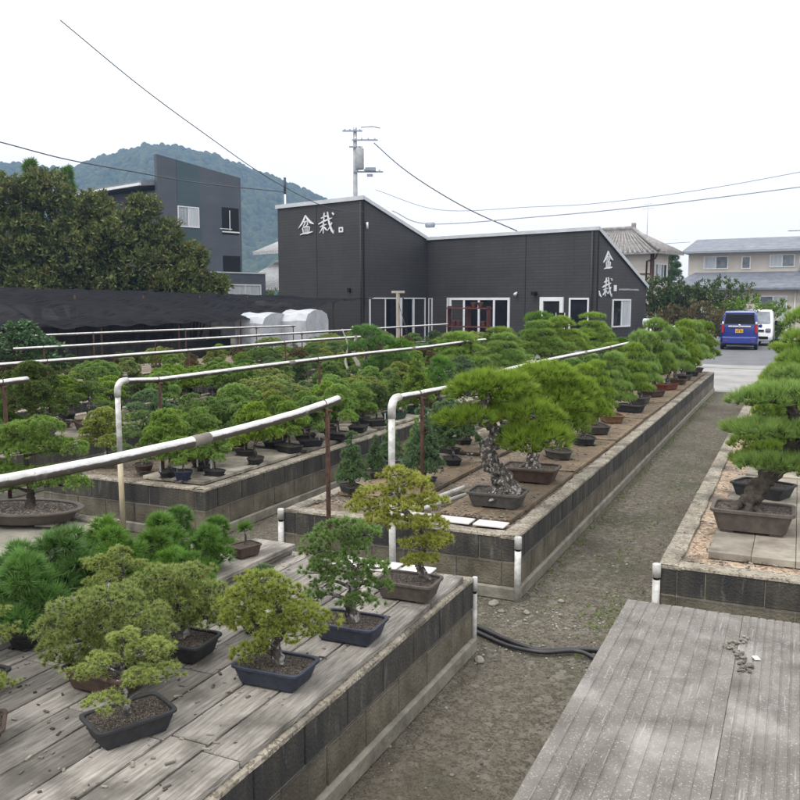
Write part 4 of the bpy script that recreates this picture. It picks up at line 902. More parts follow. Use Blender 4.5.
# pine with bleached bare trunks
s = 1/51
pads = U(s, [(8,0,56,12,12,6),(22,0,47,12,12,6),(2,0,42,14,13,6),(32,0,34,13,12,6),(16,0,26,14,13,6)])
e = hero('pine_bonsai', 'pine with bleached bare driftwood trunks rising left of its foliage', (-7.0, 13.4, 0.50), pads,
     [(0,0,-0.02),(0.02,0,0.2),(0.1,0,0.45),(0.15,0,0.8),(0.2,0,1.2)], 0.06, 0.015, 'pine', 'needledark', ('rect','brown'), 0.55, barkm='bark')
b = MB(); b.tube(spline([(0,0,0.05),(-0.05,0,0.3),(0.05,0,0.55),(-0.08,0,0.85),(-0.04,0,1.15),(-0.10,0,1.35)]), [0.06+(0.012-0.06)*i/30 for i in range(31)], 9, jit=0.8)
b.tube(spline([(-0.06,0,0.4),(-0.22,0,0.7),(-0.18,0,1.0),(-0.28,0,1.3)]), [0.03+(0.008-0.03)*i/18 for i in range(19)], 7, jit=0.6)
b.build('bare_trunk', 'deadwood', e)
# --- filling the other rows and beds
def taken(x, y, d):
    return any((x-a[1])**2 + (y-a[2])**2 < d*d for a in ALL)
C1 = [('ju',-8.62,7.72,.98,'leaf','black'),('wp',-8.70,8.75,.85,'white','brown'),('young',-8.95,7.3,.5,'needle','brown'),('ju',-8.55,10.1,.7,'juniper','black'),('dome',-9.0,10.9,.7,'juniper','black')]
for k, x, y, h, mm, pc in C1: put(k, x, y, h, ('rect',pc), 0.5, m=mm, wx=1.05, tag=True)
rr = random.Random(99)
def fill_row(x, y0, y1, step, kinds, hs, potw=0.3, mm=None):
    y = y0
    while y < y1:
        xx, yy = x + rr.uniform(-.10,.10), y + rr.uniform(-.1,.1)
        if not taken(xx, yy, step*0.55):
            k = rr.choice(kinds); m = {'ju': rr.choice(['juniper','juniper','white','yellowmix']), 'wp': rr.choice(['white','yellowmix','bluegreen']), 'dome': rr.choice(['juniper','white','needleolive','yellowmix']),
                 'bl': rr.choice(['leaf','leafbrown','leaf']), 'cone': rr.choice(['bluegreen','juniper']), 'bp': rr.choice(['needledark','needleolive']), 'bpo': None, 'young': None}[k]
            h = rr.uniform(*hs); put(k, xx, yy, h, (rr.choice(['rect','rect','oval']), rr.choice(['black','black','brown','grey','red' if rr.random() < .3 else 'brown'])), potw*rr.uniform(.85,1.2), m=m, wx=rr.uniform(1.05,1.4), tag=rr.random() < 0.25)
        y += step*rr.uniform(.9,1.15)
fill_row(-6.15, 7.0, 15, 0.58, ['ju','wp','ju','ju','dome'], (.5,.75))
fill_row(-6.75, 7.1, 26, 0.70, ['ju','wp','dome','bl'], (.55,.85))
fill_row(-5.6, 13.9, 16, 0.9, ['wp','bl'], (.6,.8))
fill_row(-8.65, 9, 27, 0.85, ['ju','wp','dome','bl','wp'], (.50,.75), 0.36)
fill_row(-9.35, 7, 27, 0.9, ['dome','wp','bl','ju','bp'], (.5,.8), 0.38)
fill_row(-10.0, 7.5, 27, 0.98, ['bl','wp','dome','ju'], (.45,.75), 0.36)
fill_row(-11.85, 9.5, 29, 0.9, ['dome','wp','ju','bl'], (.42,.68), 0.38)
fill_row(-12.9, 10, 29, 1.0, ['dome','wp','bl','ju'], (.42,.70), 0.40)
fill_row(-15.1, 12, 29, 1.3, ['dome','bl','ju','wp'], (.35,.58), 0.40)
fill_row(-16.1, 13, 25, 2.4, ['bl','dome','ju'], (.35,.6), 0.40)
put('bl', -13.05, 11.55, 1.35, ('deep','brown'), 0.5, 'dark broad evergreen at the left edge below the black net', m='bluegreen', wx=1.3)
# labels for the rest: bed, row and place in the row
ROWS = [(-3.97,-1.8,'left row of pine bed'),(-5.9,-5.0,'path-side row of juniper bed'),(-6.45,-5.9,'middle row of juniper bed'),(-7.3,-6.45,'left row of juniper bed'),
        (-9.0,-8.2,'right row of third bed'),(-9.68,-9.0,'middle row of third bed'),(-10.5,-9.68,'left row of third bed'),(-12.4,-11.3,'right row of fourth bed'),(-13.6,-12.4,'left row of fourth bed'),
        (-15.6,-14.5,'right row of fifth bed'),(-16.9,-15.6,'left row of fifth bed')]
for a, b2, rn in ROWS:
    L_ = sorted([p for p in ALL if not p[4] and a <= p[1] < b2], key=lambda p: p[2])
    for i, p in enumerate(L_):
        p[3]['label'] = f"{DESC[p[0]]}, {POTN.get(p[5][1], p[5][1])} pot, {ORD[i]} from near end, {rn}"
        p[3]['group'] = 'bonsai in ' + rn; p[4] = True

# ------------------------------------------------------------ the shop
UA = math.atan2(-0.29160543, 0.95653869)
def window(parent, face, s0, s1, z0, z1, panes=1, glass='glass', fr=0.06, name='window', off=0.0, depth=0.07, mats=None, sill=True):
    """face: (origin xy, direction 'x' or 'y', outward sign) in the parent's local frame"""
    (ox, oy), ax, sg = face
    def B(b, sa, sb, za, zb, d0, d1, mi=0):
        w, dd, hgt = sb-sa, d1-d0, zb-za; m, dm = (sa+sb)/2, (d0+d1)/2
        if ax == 'x': b.box((ox+m, oy+sg*dm, (za+zb)/2), (w, dd, hgt), mi)
        else: b.box((ox+sg*dm, oy+m, (za+zb)/2), (dd, w, hgt), mi)
    f = MB(); B(f, s0, s1, z1-fr, z1, 0.0, depth); B(f, s0, s1, z0, z0+fr, 0.0, depth)
    B(f, s0, s0+fr, z0+fr, z1-fr, 0.0, depth); B(f, s1-fr, s1, z0+fr, z1-fr, 0.0, depth)
    for k in range(1, panes):
        x = s0 + (s1-s0)*k/panes; B(f, x-fr*0.5, x+fr*0.5, z0+fr, z1-fr, 0.0, depth*0.8)
    fo = f.build(name, 'frame', parent)
    gl = glass if isinstance(glass, (list, tuple)) else [glass]*panes
    for k in range(panes):
        a = s0 + (s1-s0)*k/panes + fr*0.5; c = s0 + (s1-s0)*(k+1)/panes - fr*0.5
        p = MB(); B(p, max(a, s0+fr), min(c, s1-fr), z0+fr, z1-fr, 0.004, 0.02 + 0.012*(k % 2)); p.build('pane', gl[k], fo)
    return fo
def prism_wall(b, poly, y0, y1, mi=0):   # polygon in x-z extruded in y
    n = len(poly); vs = [(x, y0, z) for x, z in poly] + [(x, y1, z) for x, z in poly]
    b.add(vs, [tuple(range(n)), tuple(reversed(range(n, 2*n)))] + [(i, i+n, (i+1) % n + n, (i+1) % n) for i in range(n)], mi)
def prism_side(b, poly, x0, x1, mi=0):   # polygon in y-z extruded in x
    n = len(poly); vs = [(x0, y, z) for y, z in poly] + [(x1, y, z) for y, z in poly]
    b.add(vs, [tuple(reversed(range(n))), tuple(range(n, 2*n))] + [(i, (i+1) % n, (i+1) % n + n, i+n) for i in range(n)], mi)
shop = empty('bonsai_shop', (-18.311, 43.116, 0), UA, 'black-sided shop with slanted roofs and white calligraphy signs', 'building')
b = MB(); prism_side(b, [(0.002,0),(0.002,5.50),(4.99,2.98),(4.99,0)], 0.003, 10.24); b.build('wall', 'siding', shop)
b = MB(); prism_side(b, [(-4.888,0),(-4.888,7.25),(0.0,5.52),(4.0,4.12),(4.0,0)], -6.49, 0.0); b.build('tower_wall', 'siding', shop)
def roofslab(b, x0, x1, ya, za, yb, zb, th, mi=0): prism_side(b, [(ya,za),(ya,za+th),(yb,zb+th),(yb,zb)], x0, x1, mi)
b = MB(); roofslab(b, 0.01, 10.30, -0.06, 5.535, 5.1, 2.93, 0.09); f = b.build('roof', 'metal', shop)
b = MB(); b.box((5.15, -0.075, 5.56), (10.32, 0.03, 0.16)); b.build('fascia', 'metal', f)
b = MB(); prism_side(b, [(-0.06,5.46),(-0.06,5.64),(5.1,3.04),(5.1,2.86)], 10.30, 10.33); b.build('verge', 'metal', f)
b = MB(); roofslab(b, -6.56, 0.06, -4.96, 7.28, 4.1, 4.09, 0.09); f = b.build('roof', 'metal', shop)
b = MB(); b.box((-3.25, -4.975, 7.30), (6.66, 0.03, 0.20)); b.build('fascia', 'metal', f)
b = MB(); prism_side(b, [(-4.96,7.22),(-4.96,7.40),(4.1,4.21),(4.1,4.03)], 0.06, 0.09); b.build('verge', 'metal', f)
FA = ((0.0, 0.0), 'x', -1); FT = ((0.0, -4.888), 'y', 1); FG = ((10.24, 0.0), 'y', 1)
window(shop, FT, 0.35, 2.70, 0.05, 2.42, 2, ['siding','glass'], name='window')
window(shop, FT, 2.72, 3.70, 0.0, 2.42, 1, 'glass', name='door', depth=0.09)
window(shop, FT, 3.72, 4.70, 0.05, 2.42, 1, 'siding')
b = MB(); b.tube([(9.98,-0.10,5.42),(9.98,-0.10,0.1)], 0.045, 8); b.build('downpipe', 'siding', shop)
b = MB(); b.tube([(-0.12,-4.99,7.1),(-0.12,-4.99,0.1)], 0.04, 8); b.build('downpipe', 'siding', shop)
b = MB(); b.box((10.262,-0.022,2.7),(0.05,0.05,5.4)); b.box((0.022,-4.91,3.6),(0.05,0.05,7.2)); b.box((-3.4,-4.893,3.6),(0.02,0.012,7.2)); b.box((6.3,-0.004,2.75),(0.02,0.012,5.5)); b.build('corner_trim', 'black', shop)
b = MB(); b.box((6.9,-0.14,2.62),(0.22,0.26,0.18), bev=0.02); b.build('vent_hood', 'black', shop)
b = MB(); b.box((-1.0,-4.95,2.8),(0.2,0.12,0.2), bev=0.02); b.build('vent_hood', 'black', shop)
b = MB(); b.box((0.05, -2.05, 1.2), (0.10, 0.10, 2.42)); b.build('door_post', 'black', shop)
window(shop, FA, 0.15, 0.40, 0.05, 2.40, 1, 'siding', fr=0.04)
window(shop, FA, 1.42, 1.52+0.03, 0.05, 2.42, 1, 'frame', fr=0.04)
window(shop, FA, 1.60, 5.42, 0.25, 2.42, 4, ['siding','glass','glass','glass'], fr=0.12)
window(shop, FA, 7.20, 8.50, 0.0, 2.44, 1, 'glass', fr=0.19, name='door', depth=0.10)
window(shop, FA, 8.80, 9.86, 0.85, 2.40, 1, 'glass', fr=0.08)
window(shop, FG, 1.43, 3.26, 1.0, 2.34, 2, ['glass','curtain'], fr=0.07)
for x in (0.0, ):
    b = MB(); b.tube([(5.82,-0.02,2.66),(5.82,-0.12,2.62),(5.84,-0.22,2.56)], [0.05,0.06,0.09], 10); b.build('spotlight', 'frame', shop)
b = MB(); b.tube([(0.02,-4.7,6.05),(0.12,-4.75,6.02)], 0.05, 8); b.tube([(0.12,-4.75,6.12),(0.12,-4.75,5.8)], 0.05, 8); b.build('cable_bracket', 'frame', shop)
# calligraphy built of brush strokes: each stroke = list of (x, z, half width)
def strokes(parent, name, place, S, sx, sz, th=0.05):
    b = MB()
    for st in S:
        n = len(st); vs = []; P = []
        for i, (x, z, w) in enumerate(st):
            w = w*(0.8 if len(S) > 5 else 1)
            x0, z0, _ = st[max(0, i-1)]; x1, z1, _ = st[min(n-1, i+1)]; d = Vector((x1-x0, z1-z0)).normalized(); nx_, nz_ = -d.y, d.x
            P.append(((x+nx_*w)*sx, (z+nz_*w)*sz)); P.append(((x-nx_*w)*sx, (z-nz_*w)*sz))
        for d in (0.0, th): vs += [place(px, pz, d) for px, pz in P]
        m = len(P); fs = []
        for i in range(n-1):
            a = 2*i; fs += [(a,a+1,a+3,a+2), (m+a,m+a+2,m+a+3,m+a+1), (a,a+2,m+a+2,m+a), (a+1,m+a+1,m+a+3,a+3)]
        fs += [(0,m,m+1,1), (2*n-2,2*n-1,m+2*n-1,m+2*n-2)]
        b.add(vs, fs)
    return b.build(name, 'sign', parent)
BON = [[(.50,1.0,.03),(.42,.82,.06),(.26,.58,.055),(.04,.36,.01)], [(.50,.96,.03),(.62,.80,.055),(.80,.62,.07),(1.0,.52,.02)],
       [(.32,.66,.03),(.50,.68,.035),(.66,.70,.02)], [(.50,.70,.03),(.44,.56,.035),(.34,.44,.015)], [(.62,.66,.03),(.62,.52,.035),(.52,.44,.02)],
       [(.30,.36,.035),(.34,.20,.03),(.36,.10,.02)], [(.30,.38,.02),(.52,.42,.035),(.74,.40,.03)], [(.46,.40,.025),(.47,.12,.025)], [(.60,.40,.025),(.59,.12,.025)], [(.74,.40,.035),(.72,.26,.03),(.68,.12,.02)],
       [(.14,.02,.02),(.34,.08,.045),(.62,.08,.05),(.92,.14,.03)]]
SAI = [[(.16,.74,.02),(.34,.80,.04),(.56,.84,.03)], [(.38,1.0,.03),(.36,.84,.045),(.34,.62,.04)], [(.0,.48,.03),(.28,.58,.045),(.62,.66,.045),(.86,.72,.02)],
       [(.58,1.02,.03),(.62,.78,.05),(.70,.46,.055),(.84,.14,.06),(.96,.0,.03),(.98,.16,.01)], [(.88,.96,.03),(.98,.86,.05)], [(.86,.50,.035),(.76,.34,.035),(.58,.14,.012)],
       [(.10,.34,.02),(.28,.40,.04),(.50,.44,.025)], [(.32,.58,.035),(.31,.30,.04),(.30,.02,.02)], [(.30,.36,.035),(.18,.18,.03),(.06,.06,.012)], [(.34,.34,.03),(.46,.22,.04),(.54,.16,.015)]]
SQ = lambda: [[(0,.12,.12),(1,.12,.12)], [(0,.88,.12),(1,.88,.12)], [(.12,.24,.12),(.12,.76,.12)], [(.88,.24,.12),(.88,.76,.12)]]
def place_front(x0, z0): return lambda px, pz, d: (x0+px, -4.888-0.01-d, z0+pz)
def place_gable(y0, z0): return lambda px, pz, d: (10.24+0.01+d, y0+px, z0+pz)
strokes(shop, 'calligraphy_letter', place_front(-6.49+1.68, 5.70), BON, 1.22, 1.02)
strokes(shop, 'calligraphy_letter', place_front(-6.49+3.28, 5.68), SAI, 1.16, 1.08)
strokes(shop, 'square_seal', place_front(-6.49+4.78, 5.70), SQ(), 0.30, 0.26)
strokes(shop, 'calligraphy_letter', place_gable(0.42, 3.72), BON, 0.92, 0.85)
strokes(shop, 'calligraphy_letter', place_gable(0.42, 2.46), SAI, 0.92, 0.88)
strokes(shop, 'calligraphy_flick', place_gable(0.10, 2.44), [[(0,.9,.10),(.3,.3,.20),(.9,0,.05)]], 0.26, 0.30)
b = MB(); b.box((10.27, 1.66, 2.86), (0.04, 0.24, 0.28)); b.build('square_seal', 'sign', shop)
b = MB()
rr = random.Random(2); y = 2.05
while y < 4.1:
    w = rr.uniform(0.05, 0.10)
    for k in range(2): b.box((10.262, y+w/2, 2.80 + rr.uniform(-.03,.03)), (0.02, w*0.8, 0.014 + 0.02*rr.random()))
    b.box((10.262, y+w/2, 2.80), (0.018, 0.014, 0.09)); y += w*1.25
b.build('small_sign_line', 'metal', shop)

# things in front of the shop
def local(x, y, z=0): 
    c, s_ = math.cos(UA), math.sin(UA); return (-18.311 + x*c - y*s_, 43.116 + x*s_ + y*c, z)
sh = empty('plant_shelf', local(4.5, -2.2), UA, 'red shelf rack holding orange pots before the shop windows', 'shelf')
b = MB(); 
for z in (1.0, 1.9): b.box((0,0,z), (2.5, 0.4, 0.06))
b.build('shelf_board', 'redpaint', sh)
for x in (-1.2, 0, 1.2): 
    b = MB(); b.box((x, 0, 1.0), (0.035, 0.30, 2.0)); b.build('upright', 'redpaint', sh)
for i, (dx, z) in enumerate(((-0.9,1.03),(-0.6,1.03),(0.3,1.93),(0.7,1.93),(0.9,1.03))):
    b = MB(); b.tube([(0,0,0),(0,0,0.03),(0,0,0.22),(0,0,0.26)], [0.09,0.10,0.14,0.15], 12); p = local(4.5+dx, -2.2, z)
    b.build('terracotta_pot', 'redpaint', loc=p, label=f'empty terracotta pot on the red shelf, {ORD[i]} of five from the left', cat='pot', group='terracotta pots')
po = empty('wooden_post', (-13.9, 29.9, 0), UA, 'grey wooden post with short crossbar standing before the shop doors', 'post')
b = MB(); b.box((0,0,1.28), (0.11,0.11,2.56), bev=0.01); b.build('shaft', 'postwood', po)
b = MB(); b.box((0,0,2.60), (0.62,0.10,0.09), bev=0.01); b.build('crossbar', 'postwood', po)
for k in range(2):
    b = MB(); b.tube([(0,0,2.3),(0.8,-0.2,0.55)] if k else [(0,0,2.2),(0.5,0.1,0.9)], 0.010, 5); b.build('stay_wire', 'wire', po)
# table with boxes under the net end
tb = empty('work_table', local(-5.4, -9.0), UA, 'cluttered work table in the dark corner left of the shop', 'table')
b = MB(); b.box((0,0,0.9), (3.0,0.8,0.06)); b.build('tabletop', 'postwood', tb)
for x in (-1.4, 1.4):
    for yy in (-.3, .3): b = MB(); b.box((x,yy,0.44), (0.07,0.07,0.88)); b.build('leg', 'black', tb)
tb = empty('storage_rack', local(-4.6, -7.0), UA, 'tall open rack with pale boxes on top left of shop', 'rack')
b = MB(); b.box((0,0,2.02), (2.6,0.5,0.05)); b.box((0,0,1.1), (2.6,0.5,0.05)); b.build('shelf_board', 'postwood', tb)
for x in (-1.25, 0, 1.25): b = MB(); b.box((x,0,1.0), (0.06,0.45,2.0)); b.build('upright', 'black', tb)
for i, (dx, w, m_, lb) in enumerate(((-0.75,0.7,'plaster','long white box lying on top of the tall open rack'),(0.1,0.55,'boardpale','tan cardboard box on top of the tall open rack'),(0.9,0.35,'frame','small white box at the right end of rack top'))):
    b = MB(); b.box((0,0,0.11), (w,0.3,0.22), bev=0.01); b.build('box', m_, loc=local(-4.6+dx, -7.0, 2.045), rz=UA+0.1*i, label=lb, cat='box', group='boxes on the rack')
# mailbox-like silver bin and small notice
nb = empty('notice_board', local(9.3, -1.6), UA, 'small white notice board on a leg before the shop corner', 'sign')
b = MB(); b.box((0,0,0.5), (0.05,0.05,1.0)); b.build('leg', 'black', nb)
b = MB(); b.box((0,0,1.35), (0.5,0.05,0.75)); pn = b.build('panel', 'black', nb)
b = MB()
b.box((-0.10,-0.03,1.36), (0.07,0.012,0.42)); b.box((0.02,-0.03,1.53), (0.18,0.012,0.07)); b.box((0.0,-0.03,1.37), (0.14,0.012,0.06)); b.build('white_mark', 'sign', pn)
b = MB()
for x in (-0.23, 0.23): b.box((x,-0.03,1.35), (0.03,0.012,0.74))
b.build('white_edge', 'sign', pn)
mb = empty('mailbox', (-5.5, 36.4, 0), -0.1, 'silver mailbox on a post right of the shop', 'mailbox')
b = MB(); b.tube([(0,0,0),(0,0,1.35)], 0.04, 8); b.build('post', 'frame', mb)
b = MB(); b.tube([(-0.32,0,1.42),(-0.30,0,1.42),(0.30,0,1.42),(0.32,0,1.42)], [0.09,0.13,0.13,0.09], 14); b.box((0,0,1.34), (0.6,0.24,0.12)); b.build('case', 'metal', mb)
b = MB(); b.box((0.33,0,1.38), (0.02,0.20,0.16)); b.build('lid', 'black', mb)

# ------------------------------------------------------------ shade net, tarps, wall under it
net = empty('shade_net', (-18, 15, 0), 0, 'long sagging black shade net strung along the left', 'shade net')
_t = M['net'].node_tree; _tr = _t.nodes.new('ShaderNodeBsdfTransparent'); _ms = _t.nodes.new('ShaderNodeMixShader'); _ms.inputs[0].default_value = 0.05
_t.links.new(_t.nodes['Principled BSDF'].outputs[0], _ms.inputs[1]); _t.links.new(_tr.outputs[0], _ms.inputs[2]); _t.links.new(_ms.outputs[0], _t.nodes['Material Output'].inputs['Surface'])
nu, nv = 30, 120; vs = []; fs = []
for i in range(nu+1):
    for j in range(nv+1):
        u, v = i/nu, j/nv; Y = 8 + 27.5*v; X = -18 - 9.0*u
        zn = np.interp(Y, [8,15,25,29,32.5,35.5], [1.60,1.56,1.55,1.80,2.25,2.38]); zf = np.interp(Y, [8,20,30,35.5], [2.78,2.72,2.62,2.55])
        z = zn + (zf-zn)*min(1, u*1.6)**0.8 - 0.16*math.sin(math.pi*min(1, u*1.3))*abs(math.sin(math.pi*Y/3.4))
        z += 0.05*noise.noise(Vector((X*0.8, Y*1.7, 0))) + 0.025*math.sin(Y*5 + X*1.4 + 1.5*noise.noise(Vector((X*.5,Y*.5,1))))
        if u == 0: z += 0.05*noise.noise(Vector((Y*1.4, 0, 5)))
        xx = X + (0.6*(v-0.85)*4 if v > 0.85 and u < 0.2 else 0)
        vs.append((xx+18, Y-15, z))
for i in range(nu):
    for j in range(nv): fs.append((i*(nv+1)+j, i*(nv+1)+j+1, (i+1)*(nv+1)+j+1, (i+1)*(nv+1)+j))
b = MB(); b.add(vs, fs, smooth=True); o = b.build('net_sheet', 'net', net)
for Y in (12, 15.4, 18.8, 22.2, 25.6, 29, 32.4, 35.3):
    for X in (-18.1, -22.5, -26.8):
        zz = float(np.interp(Y, [8,15,25,29,32.5,35.5], [1.60,1.56,1.55,1.80,2.25,2.38])) if X > -20 else 2.5
        b = MB(); b.tube([(X+18, Y-15, 0), (X+18, Y-15, zz-0.03)], 0.03, 6); b.build('post', 'rust', net)
b = MB(); b.box((-27.4, 22, 0.75), (0.15, 30, 1.5)); b.build('block_fence', 'darkwall', label='dark grey block wall in the shade beneath the net', cat='wall')
b = MB(); 
for k in range(26): b.box((-20.2, 9.5+k*0.72, 0.45), (0.04, 0.70, 0.9+0.06*math.sin(k*3)), rot=0.02*math.sin(k))
b.build('low_panel_fence', 'darkwall', label='low dark panel fence under the front of the shade net', cat='fence')
# white tarp covered stacks
def tarp(loc, L_, W_, H_, label, rz=0):
    vs = []; fs = []; nx, ny = 16, 18
    prof = [(-0.5,0),(-0.5,0.4),(-0.49,0.8),(-0.42,0.93),(-0.2,1.0),(0,1.02),(0.2,1.0),(0.42,0.93),(0.49,0.8),(0.5,0.4),(0.5,0)]
    m = len(prof)
    for i in range(nx+1):
        for (a, z) in prof:
            x = (i/nx-0.5)*L_; q = Vector((x*2, a*W_*2, z*2)); vs.append((x, a*W_ + 0.05*noise.noise(q), z*H_ + 0.05*noise.noise(q+Vector((5,5,5)))*(z > 0)))
    for i in range(nx):
        for k in range(m-1): fs.append((i*m+k, i*m+k+1, (i+1)*m+k+1, (i+1)*m+k))
    fs.append(tuple(range(m))); fs.append(tuple(reversed(range(nx*m, (nx+1)*m))))
    b = MB(); b.add(vs, [tuple(reversed(f)) for f in fs], smooth=False); b.build('tarp_covered_stack', 'tarp', loc=loc, rz=rz, label=label, cat='tarp', group='white tarp covered stacks')
tarp((-18.0,26.9,0), 1.2, 1.9, 1.80, 'white sheeted rounded stack under the shade net edge')
tarp((-17.15,28.4,0), 1.1, 2.3, 1.90, 'larger white sheeted stack right beside a net post', 0.15)

# ------------------------------------------------------------ neighbouring buildings
bh = empty('blue_grey_house', (-33.5, 39.6, 0), UA, 'tall blue-grey house with slanted wall and dark openings', 'building')
b = MB(); prism_side(b, [(0,0),(0,10.52),(5.91,9.79),(5.91,0)], -0.25, 0); b.build('wall', 'bluesiding', bh)
b = MB(); prism_side(b, [(1.3,3.5),(1.3,10.36),(2.9,10.16),(2.9,3.5)], 0.003, 0.02); b.build('wall_panel', 'greensiding', bh)
b = MB(); b.box((-5.2, 3.0, 4.3), (9.8, 5.6, 8.6)); b.build('main_block', 'bluesiding', bh)
b = MB(); prism_side(b, [(-0.9,8.7),(-0.9,9.0),(5.9,9.9),(5.9,9.6)], -10.2, -0.26); rf = b.build('roof', 'roofgrey', bh)
b = MB(); b.box((-5.2,-0.95,8.78), (9.9,0.12,0.14)); b.build('gutter', 'frame', rf)
window(bh, ((0.0,0.0),'y',1), 1.28, 2.76, 6.55, 7.75, 2, 'curtain', fr=0.06, depth=0.06)
window(bh, ((0.0,0.2),'x',-1), -3.4, -1.6, 6.9, 8.0, 2, 'curtain', fr=0.06)
b = MB(); b.box((0.0, 5.07, 7.1), (0.05, 1.25, 1.62)); op = b.build('balcony_opening', 'black', bh)
b = MB(); b.box((0.03, 5.07, 6.45), (0.04, 1.3, 0.08)); b.box((0.03, 5.0, 7.15), (0.04, 0.05, 1.2)); b.box((0.04, 4.7, 6.62), (0.03, 0.9, 0.04)); b.build('railing', 'frame', op)
b = MB(); b.box((0.0, 5.1, 4.45), (0.05, 1.3, 1.1)); b.build('opening', 'black', bh)
b = MB(); b.box((0.6, 4.8, 1.95), (1.1, 4.0, 3.9)); an = b.build('annex', 'bluesiding', bh)
b = MB(); b.box((0.6, 4.8, 3.94), (1.2, 4.1, 0.08)); b.build('annex_roof', 'metal', an)
window(bh, ((1.15,3.0),'y',1), 0.9, 3.4, 2.55, 3.25, 2, 'curtain', fr=0.07)
# white tiled house left of the shop
jh = empty('tiled_house', (-34.9, 54.5, 0), UA, 'white plaster house with grey tiled roofs between blue-grey house and shop', 'building')
def tileroof(parent, pts_e, pts_r, n=26, name='roof', tm='rooftile'):
    """sloping tiled face between eave line and ridge line, with rows of round ribs"""
    b = MB(); e0, e1 = map(Vector, pts_e); r0, r1 = map(Vector, pts_r)
    b.add([e0, e1, r1, r0, e0-Vector((0,0,.12)), e1-Vector((0,0,.12)), r1-Vector((0,0,.12)), r0-Vector((0,0,.12))], [(0,1,2,3),(7,6,5,4),(0,4,5,1),(1,5,6,2),(2,6,7,3),(3,7,4,0)])
    for k in range(n+1):
        t = k/n; b.tube([e0.lerp(e1, t)+Vector((0,0,.02)), r0.lerp(r1, t)+Vector((0,0,.02))], 0.07, 6)
    b.tube([r0+Vector((0,0,.06)), r1+Vector((0,0,.06))], 0.13, 6)
    return b.build(name, tm, parent)
b = MB(); b.box((2.9,3.2,2.8), (6.4,6,5.6)); b.build('wall', 'plaster', jh)
tileroof(jh, ((-1.9,-1.0,5.75),(6.2,-1.0,5.75)), ((1.7,3,8.0),(6.0,3,8.0)), tm='paletile')
tileroof(jh, ((-2.6,-2.4,3.1),(6.8,-2.4,3.1)), ((-0.6,0.1,5.0),(6.4,0.1,5.0)), 30, tm='paletile')
window(jh, ((0.0,0.2),'x',-1), 0.7, 2.0, 5.02, 5.55, 2, 'greyglass')
# tiled house right of the shop
th = empty('tiled_house', (-8.59, 56.62, 0), UA, 'cream house with brown-grey hipped tile roof behind the shop corner', 'building')
b = MB(); b.box((-2.6, 1.15, 2.7), (5.2, 2.3, 5.4)); b.build('wall', 'aptwall', th)
for ea, eb, ra, rb, n_ in (((-6.1,-0.7,5.30),(0.7,-0.7,5.30),(-4.2,1.2,6.85),(-2.0,1.2,6.85),20), ((0.7,-0.7,5.30),(0.7,3.1,5.30),(-2.0,1.2,6.85),(-2.0,1.2,6.85),12)):
    tileroof(th, (ea, eb), (ra, rb), n_)
b = MB(); b.tube([(0.75,-0.75,5.40),(-2.0,1.2,6.98)], 0.13, 8); b.tube([(-4.2,1.2,6.98),(-1.9,1.2,6.98)], 0.14, 8); b.box((-1.95,1.2,7.1),(0.22,0.22,0.4)); b.build('ridge_tiles', 'rooftile', th)
b = MB(); b.box((-2.6,-0.02,3.95), (5.0,0.06,0.08)); b.box((-0.06,-0.03,2.8), (0.12,0.06,5.2)); b.box((0.02,0.1,2.8), (0.06,0.16,5.2)); b.build('timber_trim', 'rust', th)
b = MB(); b.tube([(0.65,-0.65,5.25),(0.3,-0.2,4.9),(-0.35,-0.06,4.75),(-0.4,-0.05,2.0)], 0.05, 8); b.build('downpipe', 'rust', th)
window(th, ((0.0,0.0),'y',1), 0.35, 2.0, 3.3, 4.6, 4, ['greyglass','curtain','greyglass','glass'], fr=0.05)
b = MB(); b.tube([(-1.2,1.6,6.2),(-1.2,1.6,8.9)], 0.022, 5); b.tube([(-1.6,1.6,8.2),(-0.8,1.6,8.2)], 0.014, 5); b.tube([(-1.45,1.6,8.5),(-0.95,1.6,8.5)], 0.014, 5); b.build('aerial', 'metal', th)
# cream two storey house at right
HA = math.atan2(-0.1208, 0.9927)
ap = empty('two_storey_house', (-7.7, 68.04, 0), HA, 'cream two-storey house with two grey roofs behind the cars', 'building')
b = MB(); b.box((8, 4, 2.95), (16, 8, 5.9)); b.build('wall', 'aptwall', ap)
b = MB(); prism_side(b, [(-0.7,5.72),(-0.7,5.86),(4,7.0),(8.7,5.86),(8.7,5.72)], -0.35, 16.5); rf = b.build('roof', 'roofgrey', ap)
b = MB(); b.box((8,-0.76,5.77), (16.9,0.1,0.14)); b.build('gutter', 'wiregrey', rf)
b = MB(); vs = [(-0.9,-2.6,3.15),(16.5,-2.6,3.15),(16.5,0.0,4.32),(0.5,0.0,4.32),(-0.9,-2.6,3.0),(16.5,-2.6,3.0),(16.5,0.0,4.1),(0.5,0.0,4.1)]
b.add(vs, [(0,1,2,3),(7,6,5,4),(0,4,5,1),(1,5,6,2),(3,7,4,0)]); b.build('porch_roof', 'roofgrey', ap)
b = MB(); b.box((8.2,-1.0,1.5), (15.4,2.0,3.0)); b.build('ground_floor_wall', 'aptwall', ap)
window(ap, ((0,0),'x',-1), 1.1, 2.85, 4.55, 5.5, 2, ['curtain','greyglass'], fr=0.07)
window(ap, ((0,0),'x',-1), 3.75, 4.4, 4.52, 5.45, 1, 'greyglass', fr=0.08)
window(ap, ((0,0),'x',-1), 5.65, 7.3, 4.6, 5.52, 2, ['curtain','greyglass'], fr=0.07)
window(ap, ((0,0),'x',-1), 7.75, 9.0, 4.3, 5.0, 1, 'wiregrey', fr=0.03)
window(ap, ((0,-2.0),'x',-1), 5.4, 7.2, 0.4, 2.6, 2, ['greyglass','curtain'], fr=0.08)
b = MB()
